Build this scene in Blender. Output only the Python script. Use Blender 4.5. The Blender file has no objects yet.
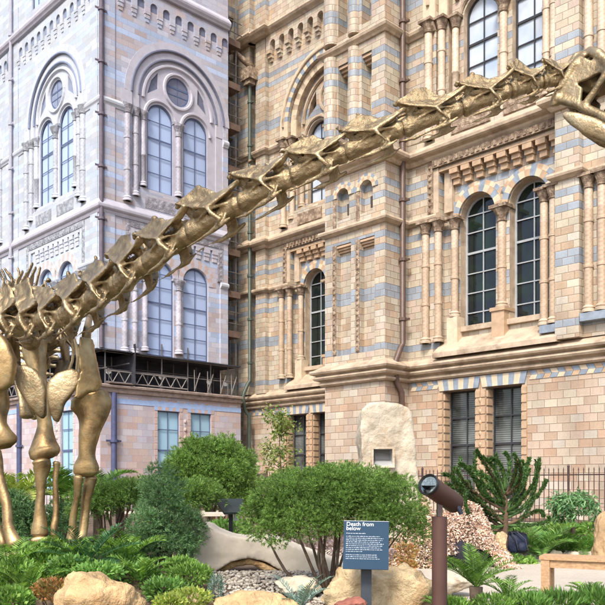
import bpy, bmesh, math, random
import numpy as np
from mathutils import Vector, Matrix, noise
from mathutils.geometry import tessellate_polygon

random.seed(7)
rng = np.random.default_rng(11)
SC = bpy.context.scene
COL = SC.collection
PI = math.pi
EZ = 1.4            # eye height of the camera above the path
F, CX, HZ = 804.0, 302.5, 481.0

def at(x, y, Y):
    """a point at distance Y in front of the camera, from its place in the photograph"""
    return Vector(((x - CX) / F * Y, Y, EZ + (HZ - y) / F * Y))

# ------------------------------------------------------------------ camera, light
cam = bpy.data.cameras.new('camera')
camo = bpy.data.objects.new('camera', cam)
COL.objects.link(camo)
camo.location = (0, 0, EZ)
camo.rotation_euler = (PI / 2, 0, 0)
cam.sensor_width = 36
cam.lens = F / 605 * 36
cam.shift_y = (HZ - 302.5) / 605
cam.clip_end = 600
SC.camera = camo

SUN_EL, SUN_AZ = 48.0, 198.0      # azimuth measured clockwise from +Y: behind the camera and to its left
world = bpy.data.worlds.new('World')
SC.world = world
world.use_nodes = True
wn = world.node_tree
sky = wn.nodes.new('ShaderNodeTexSky')
sky.sky_type = 'NISHITA'
sky.sun_disc = False
sky.sun_elevation = math.radians(SUN_EL)
sky.sun_rotation = math.radians(SUN_AZ)
sky.air_density = 1.0
sky.dust_density = 3.0
sky.ozone_density = 1.0
wn.nodes['Background'].inputs['Strength'].default_value = 0.15
wn.links.new(sky.outputs[0], wn.nodes['Background'].inputs['Color'])
sun = bpy.data.lights.new('sun', 'SUN')
sun.energy = 2.0
sun.angle = math.radians(12.0)
sun.color = (1.0, 0.95, 0.87)
suno = bpy.data.objects.new('sun', sun)
COL.objects.link(suno)
_a, _e = math.radians(SUN_AZ), math.radians(SUN_EL)
sdir = Vector((math.sin(_a) * math.cos(_e), math.cos(_a) * math.cos(_e), math.sin(_e)))
suno.rotation_euler = sdir.to_track_quat('Z', 'Y').to_euler()
suno.location = (-10, -10, 30)
SC.view_settings.view_transform = 'Standard'
SC.view_settings.look = 'None'
SC.view_settings.exposure = 1.0
SC.view_settings.gamma = 1.0
SC.view_settings.use_curve_mapping = False

# ------------------------------------------------------------------ object helpers
ORG = {}
def root(name, loc, label, cat, group=None):
    o = bpy.data.objects.new(name, None)
    o.empty_display_size = 0.2
    COL.objects.link(o)
    o.location = loc
    ORG[o.name] = Vector(loc)
    o['label'] = label
    o['category'] = cat
    if group:
        o['group'] = group
    return o

def tag(o, label=None, cat=None, group=None, kind=None):
    if label: o['label'] = label
    if cat: o['category'] = cat
    if group: o['group'] = group
    if kind: o['kind'] = kind
    return o

class MB:
    def __init__(self):
        self.v, self.f, self.m = [], [], []
        self.smooth = False
    def add(self, vs, fs, mi=0):
        b = len(self.v)
        self.v.extend([tuple(p) for p in vs])
        self.f.extend([tuple(i + b for i in f) for f in fs])
        if isinstance(mi, int):
            self.m.extend([mi] * len(fs))
        else:
            self.m.extend(mi)
    def box(self, x0, x1, y0, y1, z0, z1, mi=0, M=None):
        vs = [Vector((x, y, z)) for z in (z0, z1) for y in (y0, y1) for x in (x0, x1)]
        if M is not None:
            vs = [M @ p for p in vs]
        self.add(vs, [(0, 2, 3, 1), (4, 5, 7, 6), (0, 1, 5, 4), (2, 6, 7, 3), (0, 4, 6, 2), (1, 3, 7, 5)], mi)
    def wbox(self, W, u0, u1, n0, n1, z0, z1, mi=0):
        vs = [W.p(u, n, z) for z in (z0, z1) for n in (n0, n1) for u in (u0, u1)]
        self.add(vs, [(0, 2, 3, 1), (4, 5, 7, 6), (0, 1, 5, 4), (2, 6, 7, 3), (0, 4, 6, 2), (1, 3, 7, 5)], mi)
    def loft(self, pts, radii, seg=10, mi=0, up=None, cap=True, power=2.0):
        """rings of (ra, rb) along pts; ra lies across, rb along 'up'"""
        pts = [Vector(p) for p in pts]
        n = len(pts)
        b = len(self.v)
        prev = None
        for i, p in enumerate(pts):
            t = (pts[min(i + 1, n - 1)] - pts[max(i - 1, 0)])
            if t.length < 1e-9: t = Vector((0, 0, 1))
            t.normalize()
            if up is not None:
                ref = Vector(up)
            elif prev is not None:
                ref = prev
            else:
                ref = Vector((0, 0, 1)) if abs(t.z) < 0.9 else Vector((1, 0, 0))
            bb = (ref - t * ref.dot(t))
            if bb.length < 1e-6: bb = t.orthogonal()
            bb.normalize()
            prev = bb
            aa = bb.cross(t)
            r = radii[i]
            ra, rb = (r, r) if not hasattr(r, '__len__') else r
            for k in range(seg):
                an = 2 * PI * k / seg
                c, s = math.cos(an), math.sin(an)
                if power != 2.0:
                    c = math.copysign(abs(c) ** (2 / power), c); s = math.copysign(abs(s) ** (2 / power), s)
                self.v.append(tuple(p + aa * (ra * c) + bb * (rb * s)))
        for i in range(n - 1):
            for k in range(seg):
                k2 = (k + 1) % seg
                self.f.append((b + i * seg + k, b + i * seg + k2, b + (i + 1) * seg + k2, b + (i + 1) * seg + k))
                self.m.append(mi)
        if cap:
            self.f.append(tuple(b + k for k in range(seg))[::-1]); self.m.append(mi)
            self.f.append(tuple(b + (n - 1) * seg + k for k in range(seg))); self.m.append(mi)
    def tube(self, p0, p1, r0, r1=None, seg=8, mi=0):
        self.loft([p0, p1], [r0, r0 if r1 is None else r1], seg, mi)
    def lathe(self, c, prof, seg=14, mi=0, f=None):
        """prof: (r, z) pairs, c: base centre"""
        c = Vector(c)
        b = len(self.v)
        for r, z in prof:
            for k in range(seg):
                a = 2 * PI * k / seg
                self.v.append((c.x + r * math.cos(a), c.y + r * math.sin(a), c.z + z))
        for i in range(len(prof) - 1):
            for k in range(seg):
                k2 = (k + 1) % seg
                self.f.append((b + i * seg + k, b + i * seg + k2, b + (i + 1) * seg + k2, b + (i + 1) * seg + k))
                self.m.append(mi)
        self.f.append(tuple(b + k for k in range(seg))[::-1]); self.m.append(mi)
        self.f.append(tuple(b + (len(prof) - 1) * seg + k for k in range(seg))); self.m.append(mi)
    def build(self, name, mats, parent=None, uv=False, smooth=False, recalc=True, angle=None):
        if not isinstance(mats, (list, tuple)): mats = [mats]
        me = bpy.data.meshes.new(name)
        off = ORG[parent.name] if parent is not None else Vector((0, 0, 0))
        vs = [(a - off.x, b - off.y, c - off.z) for a, b, c in self.v]
        me.from_pydata(vs, [], self.f)
        for m in mats: me.materials.append(m)
        if len(mats) > 1:
            me.polygons.foreach_set('material_index', self.m)
        if recalc:
            bm = bmesh.new(); bm.from_mesh(me)
            bmesh.ops.recalc_face_normals(bm, faces=bm.faces)
            bm.to_mesh(me); bm.free()
        if smooth:
            me.polygons.foreach_set('use_smooth', [True] * len(me.polygons))
            if angle:
                me.set_sharp_from_angle(angle=math.radians(angle))
        me.update()
        if uv: uvproject(me, off)
        o = bpy.data.objects.new(name, me)
        COL.objects.link(o)
        if parent is not None:
            o.parent = parent
            ORG[o.name] = off
        else:
            ORG[o.name] = Vector((0, 0, 0))
        return o

def uvproject(me, off):
    ul = me.uv_layers.new(name='UVMap')
    co = [v.co + off for v in me.vertices]
    for p in me.polygons:
        n = p.normal
        if abs(n.z) < 0.75:
            t = Vector((-n.y, n.x, 0)); t.normalize()
            if t.x < 0: t = -t
            for li in p.loop_indices:
                c = co[me.loops[li].vertex_index]
                ul.data[li].uv = (c.dot(t), c.z - EZ)
        else:
            for li in p.loop_indices:
                c = co[me.loops[li].vertex_index]
                ul.data[li].uv = (c.x, c.y)

def rebase(o_name_children, base):
    pass

# ------------------------------------------------------------------ material helpers
def new_mat(name):
    m = bpy.data.materials.new(name)
    m.use_nodes = True
    nt = m.node_tree
    return m, nt, nt.nodes['Principled BSDF']

class NT:
    """tiny helper for node maths"""
    def __init__(self, nt): self.nt = nt
    def n(self, t, **kw):
        nd = self.nt.nodes.new(t)
        for k, v in kw.items(): setattr(nd, k, v)
        return nd
    def l(self, a, b): self.nt.links.new(a, b)
    def m(self, op, a, b=None, c=None):
        nd = self.n('ShaderNodeMath', operation=op)
        for i, x in enumerate((a, b, c)):
            if x is None: continue
            if isinstance(x, (int, float)): nd.inputs[i].default_value = x
            else: self.l(x, nd.inputs[i])
        return nd.outputs[0]
    def mix(self, fac, a, b, mode='MIX'):
        nd = self.n('ShaderNodeMix', data_type='RGBA', blend_type=mode)
        for s, x in ((nd.inputs[0], fac), (nd.inputs[6], a), (nd.inputs[7], b)):
            if isinstance(x, (int, float)): s.default_value = x
            elif isinstance(x, (tuple, list)): s.default_value = (*x[:3], 1)
            else: self.l(x, s)
        return nd.outputs[2]
    def ramp(self, fac, stops, interp='LINEAR'):
        nd = self.n('ShaderNodeValToRGB')
        cr = nd.color_ramp; cr.interpolation = interp
        while len(cr.elements) < len(stops): cr.elements.new(0.5)
        for e, (p, c) in zip(cr.elements, stops):
            e.position = p
            e.color = (*c[:3], 1) if hasattr(c, '__len__') else (c, c, c, 1)
        self.l(fac, nd.inputs[0])
        return nd.outputs[0]
    def noise(self, scale, vec=None, detail=4, rough=0.55, dist=0.0):
        nd = self.n('ShaderNodeTexNoise')
        nd.inputs['Scale'].default_value = scale
        nd.inputs['Detail'].default_value = detail
        nd.inputs['Roughness'].default_value = rough
        nd.inputs['Distortion'].default_value = dist
        if vec is not None: self.l(vec, nd.inputs['Vector'])
        return nd.outputs['Fac']
    def coord(self, which='Object'):
        return self.n('ShaderNodeTexCoord').outputs[which]
    def bump(self, h, strength, dist, bsdf):
        nd = self.n('ShaderNodeBump')
        nd.inputs['Strength'].default_value = strength
        nd.inputs['Distance'].default_value = dist
        self.l(h, nd.inputs['Height'])
        self.l(nd.outputs[0], bsdf.inputs['Normal'])

BANDS = [4.42, 6.02, 6.37, 7.60, 7.97, 9.22, 9.64, 11.8, 12.2, 13.52, 13.92, 15.6, 16.0, 17.6, 18.0, 21.3, 21.8]
def tile_mat(name, ch, bw, cols, blue, bands, mortar=(0.16, 0.12, 0.09), stain=0.35, rough=0.5, mw=0.013, bump=0.5):
    m, nt, B = new_mat(name); t = NT(nt)
    uvn = t.n('ShaderNodeUVMap', uv_map='UVMap')
    sp = t.n('ShaderNodeSeparateXYZ'); t.l(uvn.outputs[0], sp.inputs[0])
    u, v = sp.outputs[0], sp.outputs[1]
    vr = t.m('DIVIDE', v, ch)
    row = t.m('FLOOR', vr)
    fv = t.m('SUBTRACT', vr, row)
    half = t.m('MULTIPLY', t.m('MODULO', t.m('ADD', row, 1000.0), 2.0), 0.5)
    wn_ = t.n('ShaderNodeTexWhiteNoise', noise_dimensions='1D'); t.l(row, wn_.inputs['W'])
    off = t.m('ADD', half, t.m('MULTIPLY', wn_.outputs[0], 0.22))
    ur = t.m('ADD', t.m('DIVIDE', u, bw), off)
    colm = t.m('FLOOR', ur)
    fu = t.m('SUBTRACT', ur, colm)
    cv = t.n('ShaderNodeCombineXYZ'); t.l(colm, cv.inputs[0]); t.l(row, cv.inputs[1])
    w2 = t.n('ShaderNodeTexWhiteNoise', noise_dimensions='2D'); t.l(cv.outputs[0], w2.inputs['Vector'])
    rnd = w2.outputs[0]
    n = len(cols)
    base = t.ramp(rnd, [(i / n, c) for i, c in enumerate(cols)], 'CONSTANT')
    w3 = t.n('ShaderNodeTexWhiteNoise', noise_dimensions='3D')
    cv3 = t.n('ShaderNodeCombineXYZ'); t.l(colm, cv3.inputs[0]); t.l(row, cv3.inputs[1]); cv3.inputs[2].default_value = 5.3
    t.l(cv3.outputs[0], w3.inputs['Vector'])
    base = t.mix(1.0, base, t.ramp(w3.outputs[0], [(0, 0.88), (1, 1.10)]), 'MULTIPLY')
    # blue-grey courses
    if bands:
        s = None
        zc = t.m('MULTIPLY', t.m('ADD', row, 0.5), ch)
        for b in bands:
            k = t.m('COMPARE', zc, (math.floor(b / ch) + 0.5) * ch, ch * 0.4)
            s = k if s is None else t.m('MAXIMUM', s, k)
        # a few courses skip a block or two
        bl = t.mix(w3.outputs[0], blue, tuple(c * 1.35 for c in blue))
        keep = t.m('LESS_THAN', rnd, 0.985)
        base = t.mix(t.m('MULTIPLY', s, keep), base, bl)
    ob = t.coord('Object')
    mp = t.n('ShaderNodeMapping'); mp.inputs['Scale'].default_value = (1, 1, 0.35); t.l(ob, mp.inputs[0])
    st = t.noise(0.9, mp.outputs[0], 6, 0.6)
    base = t.mix(1.0, base, t.ramp(st, [(0.3, 1 - stain), (0.62, 1.0)]), 'MULTIPLY')
    mp2 = t.n('ShaderNodeMapping'); mp2.inputs['Scale'].default_value = (3.2, 3.2, 0.28); t.l(ob, mp2.inputs[0])
    sk = t.noise(1.0, mp2.outputs[0], 5, 0.7)
    base = t.mix(t.ramp(sk, [(0.56, 0.0), (0.78, stain * 1.3)]), base, tuple(c * .42 for c in cols[0]))
    fine = t.noise(26, ob, 4, 0.7)
    base = t.mix(1.0, base, t.ramp(fine, [(0.25, 0.84), (0.7, 1.08)]), 'MULTIPLY')
    du = t.m('MULTIPLY', t.m('MINIMUM', fu, t.m('SUBTRACT', 1.0, fu)), bw)
    dv = t.m('MULTIPLY', t.m('MINIMUM', fv, t.m('SUBTRACT', 1.0, fv)), ch)
    d = t.m('MINIMUM', du, dv)
    mask = t.m('LESS_THAN', d, mw * 0.5 + 0.002)
    out = t.mix(t.m('MULTIPLY', mask, 0.75), base, mortar)
    t.l(out, B.inputs['Base Color'])
    B.inputs['Roughness'].default_value = rough
    B.inputs['Specular IOR Level'].default_value = 0.35
    h = t.m('ADD', t.m('SMOOTH_MIN', t.m('MULTIPLY', d, 40.0), 1.0, 0.3), t.m('ADD', t.m('MULTIPLY', fine, 0.3), t.m('MULTIPLY', rnd, 0.35)))
    t.bump(h, bump, 0.012, B)
    return m

def plain(name, col, rough=0.6, var=0.2, scale=6.0, bump=0.25, bscale=30.0, metal=0.0, col2=None, dist=0.01, spec=0.4, stain=None):
    m, nt, B = new_mat(name); t = NT(nt)
    ob = t.coord('Object')
    nz = t.noise(scale, ob, 5, 0.6)
    c2 = col2 if col2 else tuple(c * (1 - var) for c in col)
    c1 = col if col2 else tuple(c * (1 + var) for c in col)
    out = t.ramp(nz, [(0.32, c2), (0.66, c1)])
    if stain:
        s2 = t.noise(stain[1], ob, 6, 0.65, 0.4)
        out = t.mix(t.ramp(s2, [(0.5, 0.0), (0.68, 1.0)]), out, stain[0])
    t.l(out, B.inputs['Base Color'])
    B.inputs['Roughness'].default_value = rough
    B.inputs['Metallic'].default_value = metal
    B.inputs['Specular IOR Level'].default_value = spec
    if bump > 0:
        t.bump(t.noise(bscale, ob, 5, 0.65), bump, dist, B)
    return m

def carved(name, col, dark, scale=7.0):
    m, nt, B = new_mat(name); t = NT(nt)
    ob = t.coord('Object')
    v = t.n('ShaderNodeTexVoronoi', feature='SMOOTH_F1'); v.inputs['Scale'].default_value = scale
    t.l(ob, v.inputs['Vector'])
    n2 = t.noise(scale * 2.5, ob, 3, 0.6, 1.5)
    h = t.m('ADD', v.outputs['Distance'], t.m('MULTIPLY', n2, 0.8))
    out = t.ramp(h, [(0.45, col), (1.0, dark)])
    t.l(out, B.inputs['Base Color'])
    B.inputs['Roughness'].default_value = 0.6
    t.bump(t.m('MULTIPLY', h, -1.0), 0.9, 0.06, B)
    return m

def shaft(name, c1, c2, freq=26.0, rings=1.25, diamonds=True):
    """moulded terracotta shaft: fine spiral pattern and a ring joint each metre or so"""
    m, nt, B = new_mat(name); t = NT(nt)
    ob = t.coord('Object')
    sp = t.n('ShaderNodeSeparateXYZ'); t.l(ob, sp.inputs[0])
    d = t.m('ADD', sp.outputs[0], sp.outputs[1])
    a = t.m('SINE', t.m('MULTIPLY', t.m('ADD', sp.outputs[2], d), freq * 2))
    b = t.m('SINE', t.m('MULTIPLY', t.m('SUBTRACT', sp.outputs[2], d), freq * 2))
    h = t.m('MAXIMUM', a, b) if diamonds else a
    seg = t.m('FLOOR', t.m('MULTIPLY', sp.outputs[2], rings))
    w = t.n('ShaderNodeTexWhiteNoise', noise_dimensions='1D'); t.l(seg, w.inputs['W'])
    base = t.ramp(w.outputs[0], [(0, c1), (0.5, c2), (0.8, tuple(x * 1.15 for x in c1))], 'CONSTANT')
    base = t.mix(1.0, base, t.ramp(t.noise(5, ob, 5), [(0.3, 0.8), (0.7, 1.1)]), 'MULTIPLY')
    base = t.mix(1.0, base, t.ramp(h, [(0.0, 0.90), (0.8, 1.03)]), 'MULTIPLY')
    t.l(base, B.inputs['Base Color']); B.inputs['Roughness'].default_value = 0.5
    t.bump(h, 0.14, 0.01, B)
    return m

def glassy(name, col, rough=0.08, var=0.15, scale=0.7, spec=0.6, col2=None, slats=0):
    m, nt, B = new_mat(name); t = NT(nt)
    ob = t.coord('Object')
    nz = t.noise(scale, ob, 3, 0.5)
    out = t.ramp(nz, [(0.35, col2 if col2 else tuple(c * (1 - var) for c in col)), (0.65, col)])
    if slats:
        sp = t.n('ShaderNodeSeparateXYZ'); t.l(ob, sp.inputs[0])
        s = t.m('SINE', t.m('MULTIPLY', sp.outputs[2], slats))
        out = t.mix(1.0, out, t.ramp(s, [(0.2, 0.45), (0.7, 1.0)]), 'MULTIPLY')
    t.l(out, B.inputs['Base Color'])
    B.inputs['Roughness'].default_value = rough
    B.inputs['Specular IOR Level'].default_value = spec
    t.bump(t.noise(2.5, ob, 1, 0.5), 0.06, 0.05, B)
    return m
# ------------------------------------------------------------------ building
class WF:
    def __init__(self, o, d, n, ns=1.0, noff=0.0):
        self.o, self.d, self.nn, self.ns, self.noff = Vector((*o, 0)), Vector((*d, 0)), Vector((*n, 0)), ns, noff
    def p(self, u, n, z):
        q = self.o + self.d * u + self.nn * (n * self.ns + self.noff)
        return Vector((q.x, q.y, z + EZ))
EA = (0.6930, -0.7209)      # along walls facing left of the camera, towards the camera
EB = (0.7209, 0.6930)       # along walls facing right, away from the camera
NA = (-0.7209, -0.6930)
NB = (0.6930, -0.7209)
WC = WF((3.506, 26.72), EA, NA)
WT = WF((0.78, 27.85), EA, NA)
WTR = WF((2.657, 25.90), EB, NB)
WB = WF((-2.74, 37.1), EA, NA)

PAL = {}
PAL['real'] = dict(
    big=tile_mat('terracotta_blocks', 0.235, 0.40, [(.49, .385, .29), (.53, .455, .35), (.47, .345, .245), (.51, .415, .325), (.485, .37, .275), (.45, .31, .215), (.54, .475, .39), (.50, .385, .30), (.52, .43, .325)], (.2, .24, .29), None, mortar=(.20, .13, .09), stain=0.28),
    small=tile_mat('terracotta_courses', 0.2135, 0.37, [(.51, .425, .32), (.55, .485, .375), (.49, .375, .27), (.54, .46, .36), (.47, .345, .235), (.54, .47, .35), (.52, .415, .335), (.56, .50, .41), (.52, .445, .34)], (.265, .295, .33), BANDS, mortar=(.22, .155, .11)),
    trim=plain('terracotta_moulding', (.46, .36, .26), 0.55, 0.2, 3.0, 0.3, 22, stain=((.26, .19, .13), 1.3)),
    carved=carved('terracotta_carving', (.50, .385, .27), (.20, .135, .09)),
    shaft=shaft('terracotta_shaft', (.53, .42, .31), (.46, .34, .235)),
    blue=plain('blue_grey_terracotta', (.23, .27, .32), 0.5, 0.2, 5),
    cream=plain('cream_terracotta', (.56, .46, .33), 0.5, 0.12, 5),
    orange=plain('orange_terracotta', (.44, .305, .195), 0.5, 0.15, 5),
    frame=plain('window_iron', (.035, .035, .04), 0.45, 0.1, 5),
    frame2=plain('window_lead', (.33, .35, .37), 0.45, 0.1, 5),
    glassL=glassy('dark_glass_tree_reflection', (.008, .010, .016), 0.05, 0.4, 1.6, 0.45, (.012, .022, .014)),  # dark glass with a faint green tree reflection painted into the colour
    glassU=glassy('painted_sky_glass', (.36, .44, .56), 0.08, 0.15, 0.9, 0.8, (.58, .62, .66)),  # pane colour holds a painted reflection of blue and white sky
    glassG=glassy('blind_window_glass', (.22, .24, .24), 0.12, 0.5, 1.1, 0.6, (.05, .06, .06), slats=95),
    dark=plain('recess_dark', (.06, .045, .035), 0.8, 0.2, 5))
def wrap_pal(pre, cols, blue, trim, carv, dark, gl, mort, big):
    return dict(
        big=tile_mat(pre + '_print_blocks', 0.256, 0.46, big, (.36, .44, .63), None, mortar=(.36, .30, .33), stain=0.12, rough=0.75, bump=0.12),
        small=tile_mat(pre + '_print_courses', 0.2135, 0.55, cols, blue, BANDS, mortar=mort, stain=0.10, rough=0.75, bump=0.10, mw=0.010),
        trim=plain(pre + '_print_moulding', trim, 0.75, 0.08, 3, 0.08, 22),
        carved=carved(pre + '_print_carving', trim, tuple(c * .55 for c in trim), 6),
        shaft=shaft(pre + '_print_shaft', trim, tuple(c * .86 for c in trim), 20),
        blue=plain(pre + '_print_blue', (.31, .42, .65), 0.75, 0.1, 5, 0.05),
        cream=plain(pre + '_print_cream', tuple(c * 1.02 for c in trim), 0.75, 0.06, 5, 0.05),
        orange=plain(pre + '_print_orange', carv, 0.75, 0.1, 5, 0.05),
        frame=plain(pre + '_print_glazing_bar', (.09, .12, .22), 0.75, 0.05, 5, 0.0),
        frame2=plain(pre + '_print_glazing_line', (.09, .12, .22), 0.75, 0.05, 5, 0.0),
        glassL=glassy(pre + '_print_pane', gl, 0.7, 0.12, 0.35, 0.2),
        glassU=glassy(pre + '_print_pane_high', gl, 0.7, 0.12, 0.35, 0.2),
        glassG=glassy(pre + '_print_pane_low', (.34, .53, .66), 0.7, 0.12, 0.5, 0.2),
        dark=plain(pre + '_print_dark', dark, 0.8, 0.1, 5, 0.0))
PAL['wr'] = wrap_pal('wrap', [(.43, .43, .50), (.46, .47, .55), (.45, .41, .45), (.40, .43, .54), (.48, .475, .53), (.45, .385, .39), (.46, .43, .47)], (.36, .43, .58), (.44, .43, .49), (.46, .35, .32), (.15, .16, .23), (.41, .51, .74), (.30, .30, .38),
                     [(.48, .41, .42), (.52, .48, .51), (.49, .36, .33), (.50, .44, .46), (.47, .41, .45), (.50, .395, .36), (.47, .45, .52)])
PAL['wl'] = wrap_pal('sunlit_left_wrap', [(.46, .50, .56), (.48, .52, .58), (.465, .485, .53), (.45, .50, .58), (.49, .51, .54)], (.42, .49, .61), (.47, .495, .55), (.47, .42, .40), (.22, .26, .36), (.42, .53, .72), (.34, .37, .44),  # paler copy of the print: left sheet's sun-facing brightness put into the colours
                     [(.50, .43, .43), (.54, .50, .52), (.50, .38, .35), (.52, .46, .47), (.49, .42, .45)])

def arch(uc, hw, z0, zs, seg=18, k=1.0):
    """outline of an arched opening, counter-clockwise from bottom left"""
    pts = [(uc - hw, z0), (uc + hw, z0)]
    for i in range(seg + 1):
        a = PI * i / seg
        pts.append((uc + hw * math.cos(a), zs + hw * k * math.sin(a)))
    return pts
def rect(u0, u1, z0, z1): return [(u0, z0), (u1, z0), (u1, z1), (u0, z1)]
def circ(uc, zc, r, seg=24): return [(uc + r * math.cos(2 * PI * i / seg), zc + r * math.sin(2 * PI * i / seg)) for i in range(seg)]

def layer(mb, W, outer, holes, n, depth, mi=0, mr=0):
    loops = [outer] + holes
    flat = [p for L in loops for p in L]
    tris = tessellate_polygon([[Vector((p[0], p[1], 0)) for p in L] for L in loops])
    mb.add([W.p(p[0], n, p[1]) for p in flat], [tuple(t) for t in tris], mi)
    for L in holes:
        k = len(L)
        vs = [W.p(p[0], n, p[1]) for p in L] + [W.p(p[0], n - depth, p[1]) for p in L]
        mb.add(vs, [(i, (i + 1) % k, (i + 1) % k + k, i + k) for i in range(k)], mr)

def ring(mb, W, uc, zs, r0, r1, n0, n1, seg, mis, a0=0.0, a1=PI):
    """arch ring of wedge blocks"""
    for i in range(seg):
        b0 = a0 + (a1 - a0) * i / seg; b1 = a0 + (a1 - a0) * (i + 1) / seg
        sub = 3
        vs = []
        for j in range(sub + 1):
            b = b0 + (b1 - b0) * j / sub
            c, s = math.cos(b), math.sin(b)
            for (r, n) in ((r0, n0), (r0, n1), (r1, n1), (r1, n0)):
                vs.append(W.p(uc + r * c, n, zs + r * s))
        fs = []
        for j in range(sub):
            for q in range(4):
                q2 = (q + 1) % 4
                fs.append((j * 4 + q, j * 4 + q2, j * 4 + 4 + q2, j * 4 + 4 + q))
        fs.append((0, 1, 2, 3)); fs.append((sub * 4, sub * 4 + 3, sub * 4 + 2, sub * 4 + 1))
        mb.add(vs, fs, mis[i % len(mis)])

def roll(mb, W, uc, zs, r, n, rad, seg=28, mi=0, a0=0.0, a1=PI):
    """a thin half-round roll moulding running round an arch"""
    pts = []
    for i in range(seg + 1):
        b = a0 + (a1 - a0) * i / seg
        pts.append(W.p(uc + r * math.cos(b), n, zs + r * math.sin(b)))
    mb.loft(pts, [rad] * len(pts), 6, mi, up=W.nn)

def column(W, u, n, z0, z1, r, root_, P, rings=True, capw=1.75, caph=0.42, cap=True, base=True):
    mb = MB()
    c = W.p(u, n, z0)
    H = z1 - z0
    prof = [(r, 0.0)]
    z = 1.25
    while rings and z < H - caph - 0.3:
        prof += [(r, z - .05), (r * 1.16, z - .035), (r * 1.16, z + .035), (r, z + .05)]
        z += 1.25
    prof.append((r, H - (caph if cap else 0)))
    mb.lathe(c, prof, 14)
    col = mb.build('column', P['shaft'], root_, smooth=True, angle=50)
    if cap:
        m2 = MB()
        cc = W.p(u, n, z1 - caph)
        s = 12
        pr = [(r * 1.02, 0), (r * 1.3, .03), (r * 1.05, .06), (r * 1.2, caph * .35), (r * capw * .95, caph * .72), (r * capw, caph * .8)]
        m2.lathe(cc, pr, 12)
        w = r * capw * 1.08
        m2.wbox(W, u - w, u + w, n - w / max(W.ns, .3), n + w, z1 - caph * .2, z1)
        m2.build('capital', P['carved'], col)
    if base:
        m3 = MB()
        m3.lathe(c, [(r * 1.6, 0), (r * 1.6, .06), (r * 1.3, .09), (r * 1.45, .13), (r * 1.05, .19)], 12)
        m3.build('base', P['trim'], col, smooth=True, angle=40)
    return col

def window(W, outline, n, root_, P, gl, nv=1, hz=(), fw=.05, name='window', fmat='frame'):
    """frame bars with a pane behind"""
    us = [p[0] for p in outline]; zs = [p[1] for p in outline]
    u0, u1, z0, z1 = min(us), max(us), min(zs), max(zs)
    mb = MB()
    k = len(outline)
    uc = (u0 + u1) / 2; zc = (z0 + z1) / 2
    def inner(p):
        du = -1 if p[0] > uc + .01 else (1 if p[0] < uc - .01 else 0)
        zt = z1 - (u1 - u0) / 2
        if p[1] > zt + .01 and k > 6:
            a = math.atan2(p[1] - zt, p[0] - uc); return (p[0] - fw * math.cos(a), p[1] - fw * math.sin(a))
        return (p[0] + du * fw, p[1] + (fw if p[1] < zc else -fw if k < 6 else 0))
    inn = [inner(p) for p in outline]
    vs = [W.p(p[0], n, p[1]) for p in outline] + [W.p(p[0], n, p[1]) for p in inn] + [W.p(p[0], n - .04, p[1]) for p in inn]
    fs = [(i, (i + 1) % k, (i + 1) % k + k, i + k) for i in range(k)] + [(i + k, (i + 1) % k + k, (i + 1) % k + 2 * k, i + 2 * k) for i in range(k)]
    mb.add(vs, fs)
    def top_at(u):
        if k < 6: return z1
        hw = (u1 - u0) / 2; zt = z1 - hw
        return zt + math.sqrt(max(hw * hw - (u - uc) ** 2, 0))
    for i in range(nv):
        u = u0 + (u1 - u0) * (i + 1) / (nv + 1)
        mb.wbox(W, u - .018, u + .018, n - .035, n - .003, z0 + fw, top_at(u) - fw * .5)
    for z in hz:
        hw = (u1 - u0) / 2
        e = 0
        if k > 6 and z > z1 - hw:
            e = hw - math.sqrt(max(hw * hw - (z - (z1 - hw)) ** 2, 0))
        th = .035 if abs(z - hz[len(hz) // 2]) < 1e-6 else .018
        mb.wbox(W, u0 + e + fw * .5, u1 - e - fw * .5, n - .03, n + .004, z - th, z + th)
    o = mb.build(name, P[fmat], root_)
    m2 = MB()
    layer(m2, W, [(uc + (p[0] - uc) * .99, p[1]) for p in outline], [], n - .05 / max(W.ns, .25), 0)
    m2.build('pane', P[gl], o)
    return o

def toothed(W, u0, u1, n0, n1, z0, z1, mat, R, name, step=.256):
    mb = MB(); prof = []
    z = z0
    while z < z1 - .1:
        prof += [(n1, z), (n1, min(z + .2, z1)), (n1 - .03, min(z + .205, z1)), (n1 - .03, min(z + .25, z1))]; z += step
    k = len(prof)
    vs = [W.p(u, n, zz) for u in (u0, u1) for n, zz in prof] + [W.p(u, n0, zz) for u in (u0, u1) for n, zz in prof]
    fs = []
    for i in range(k - 1):
        fs += [(i, i + 1, i + 1 + k, i + k), (i, i + 2 * k, i + 1 + 2 * k, i + 1), (i + k, i + 1 + k, i + 1 + 3 * k, i + 3 * k)]
    mb.add(vs, fs); return mb.build(name, mat, R)
def bosses(mb, W, u):
    prof = []
    for i in range(9):
        z = .1 + i * .34 - .34
        prof += [(.012, z - .09), (.06, z - .05), (.07, z), (.06, z + .05), (.012, z + .09)]
    mb.lathe(W.p(u, .01, 0), prof, 8)

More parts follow.
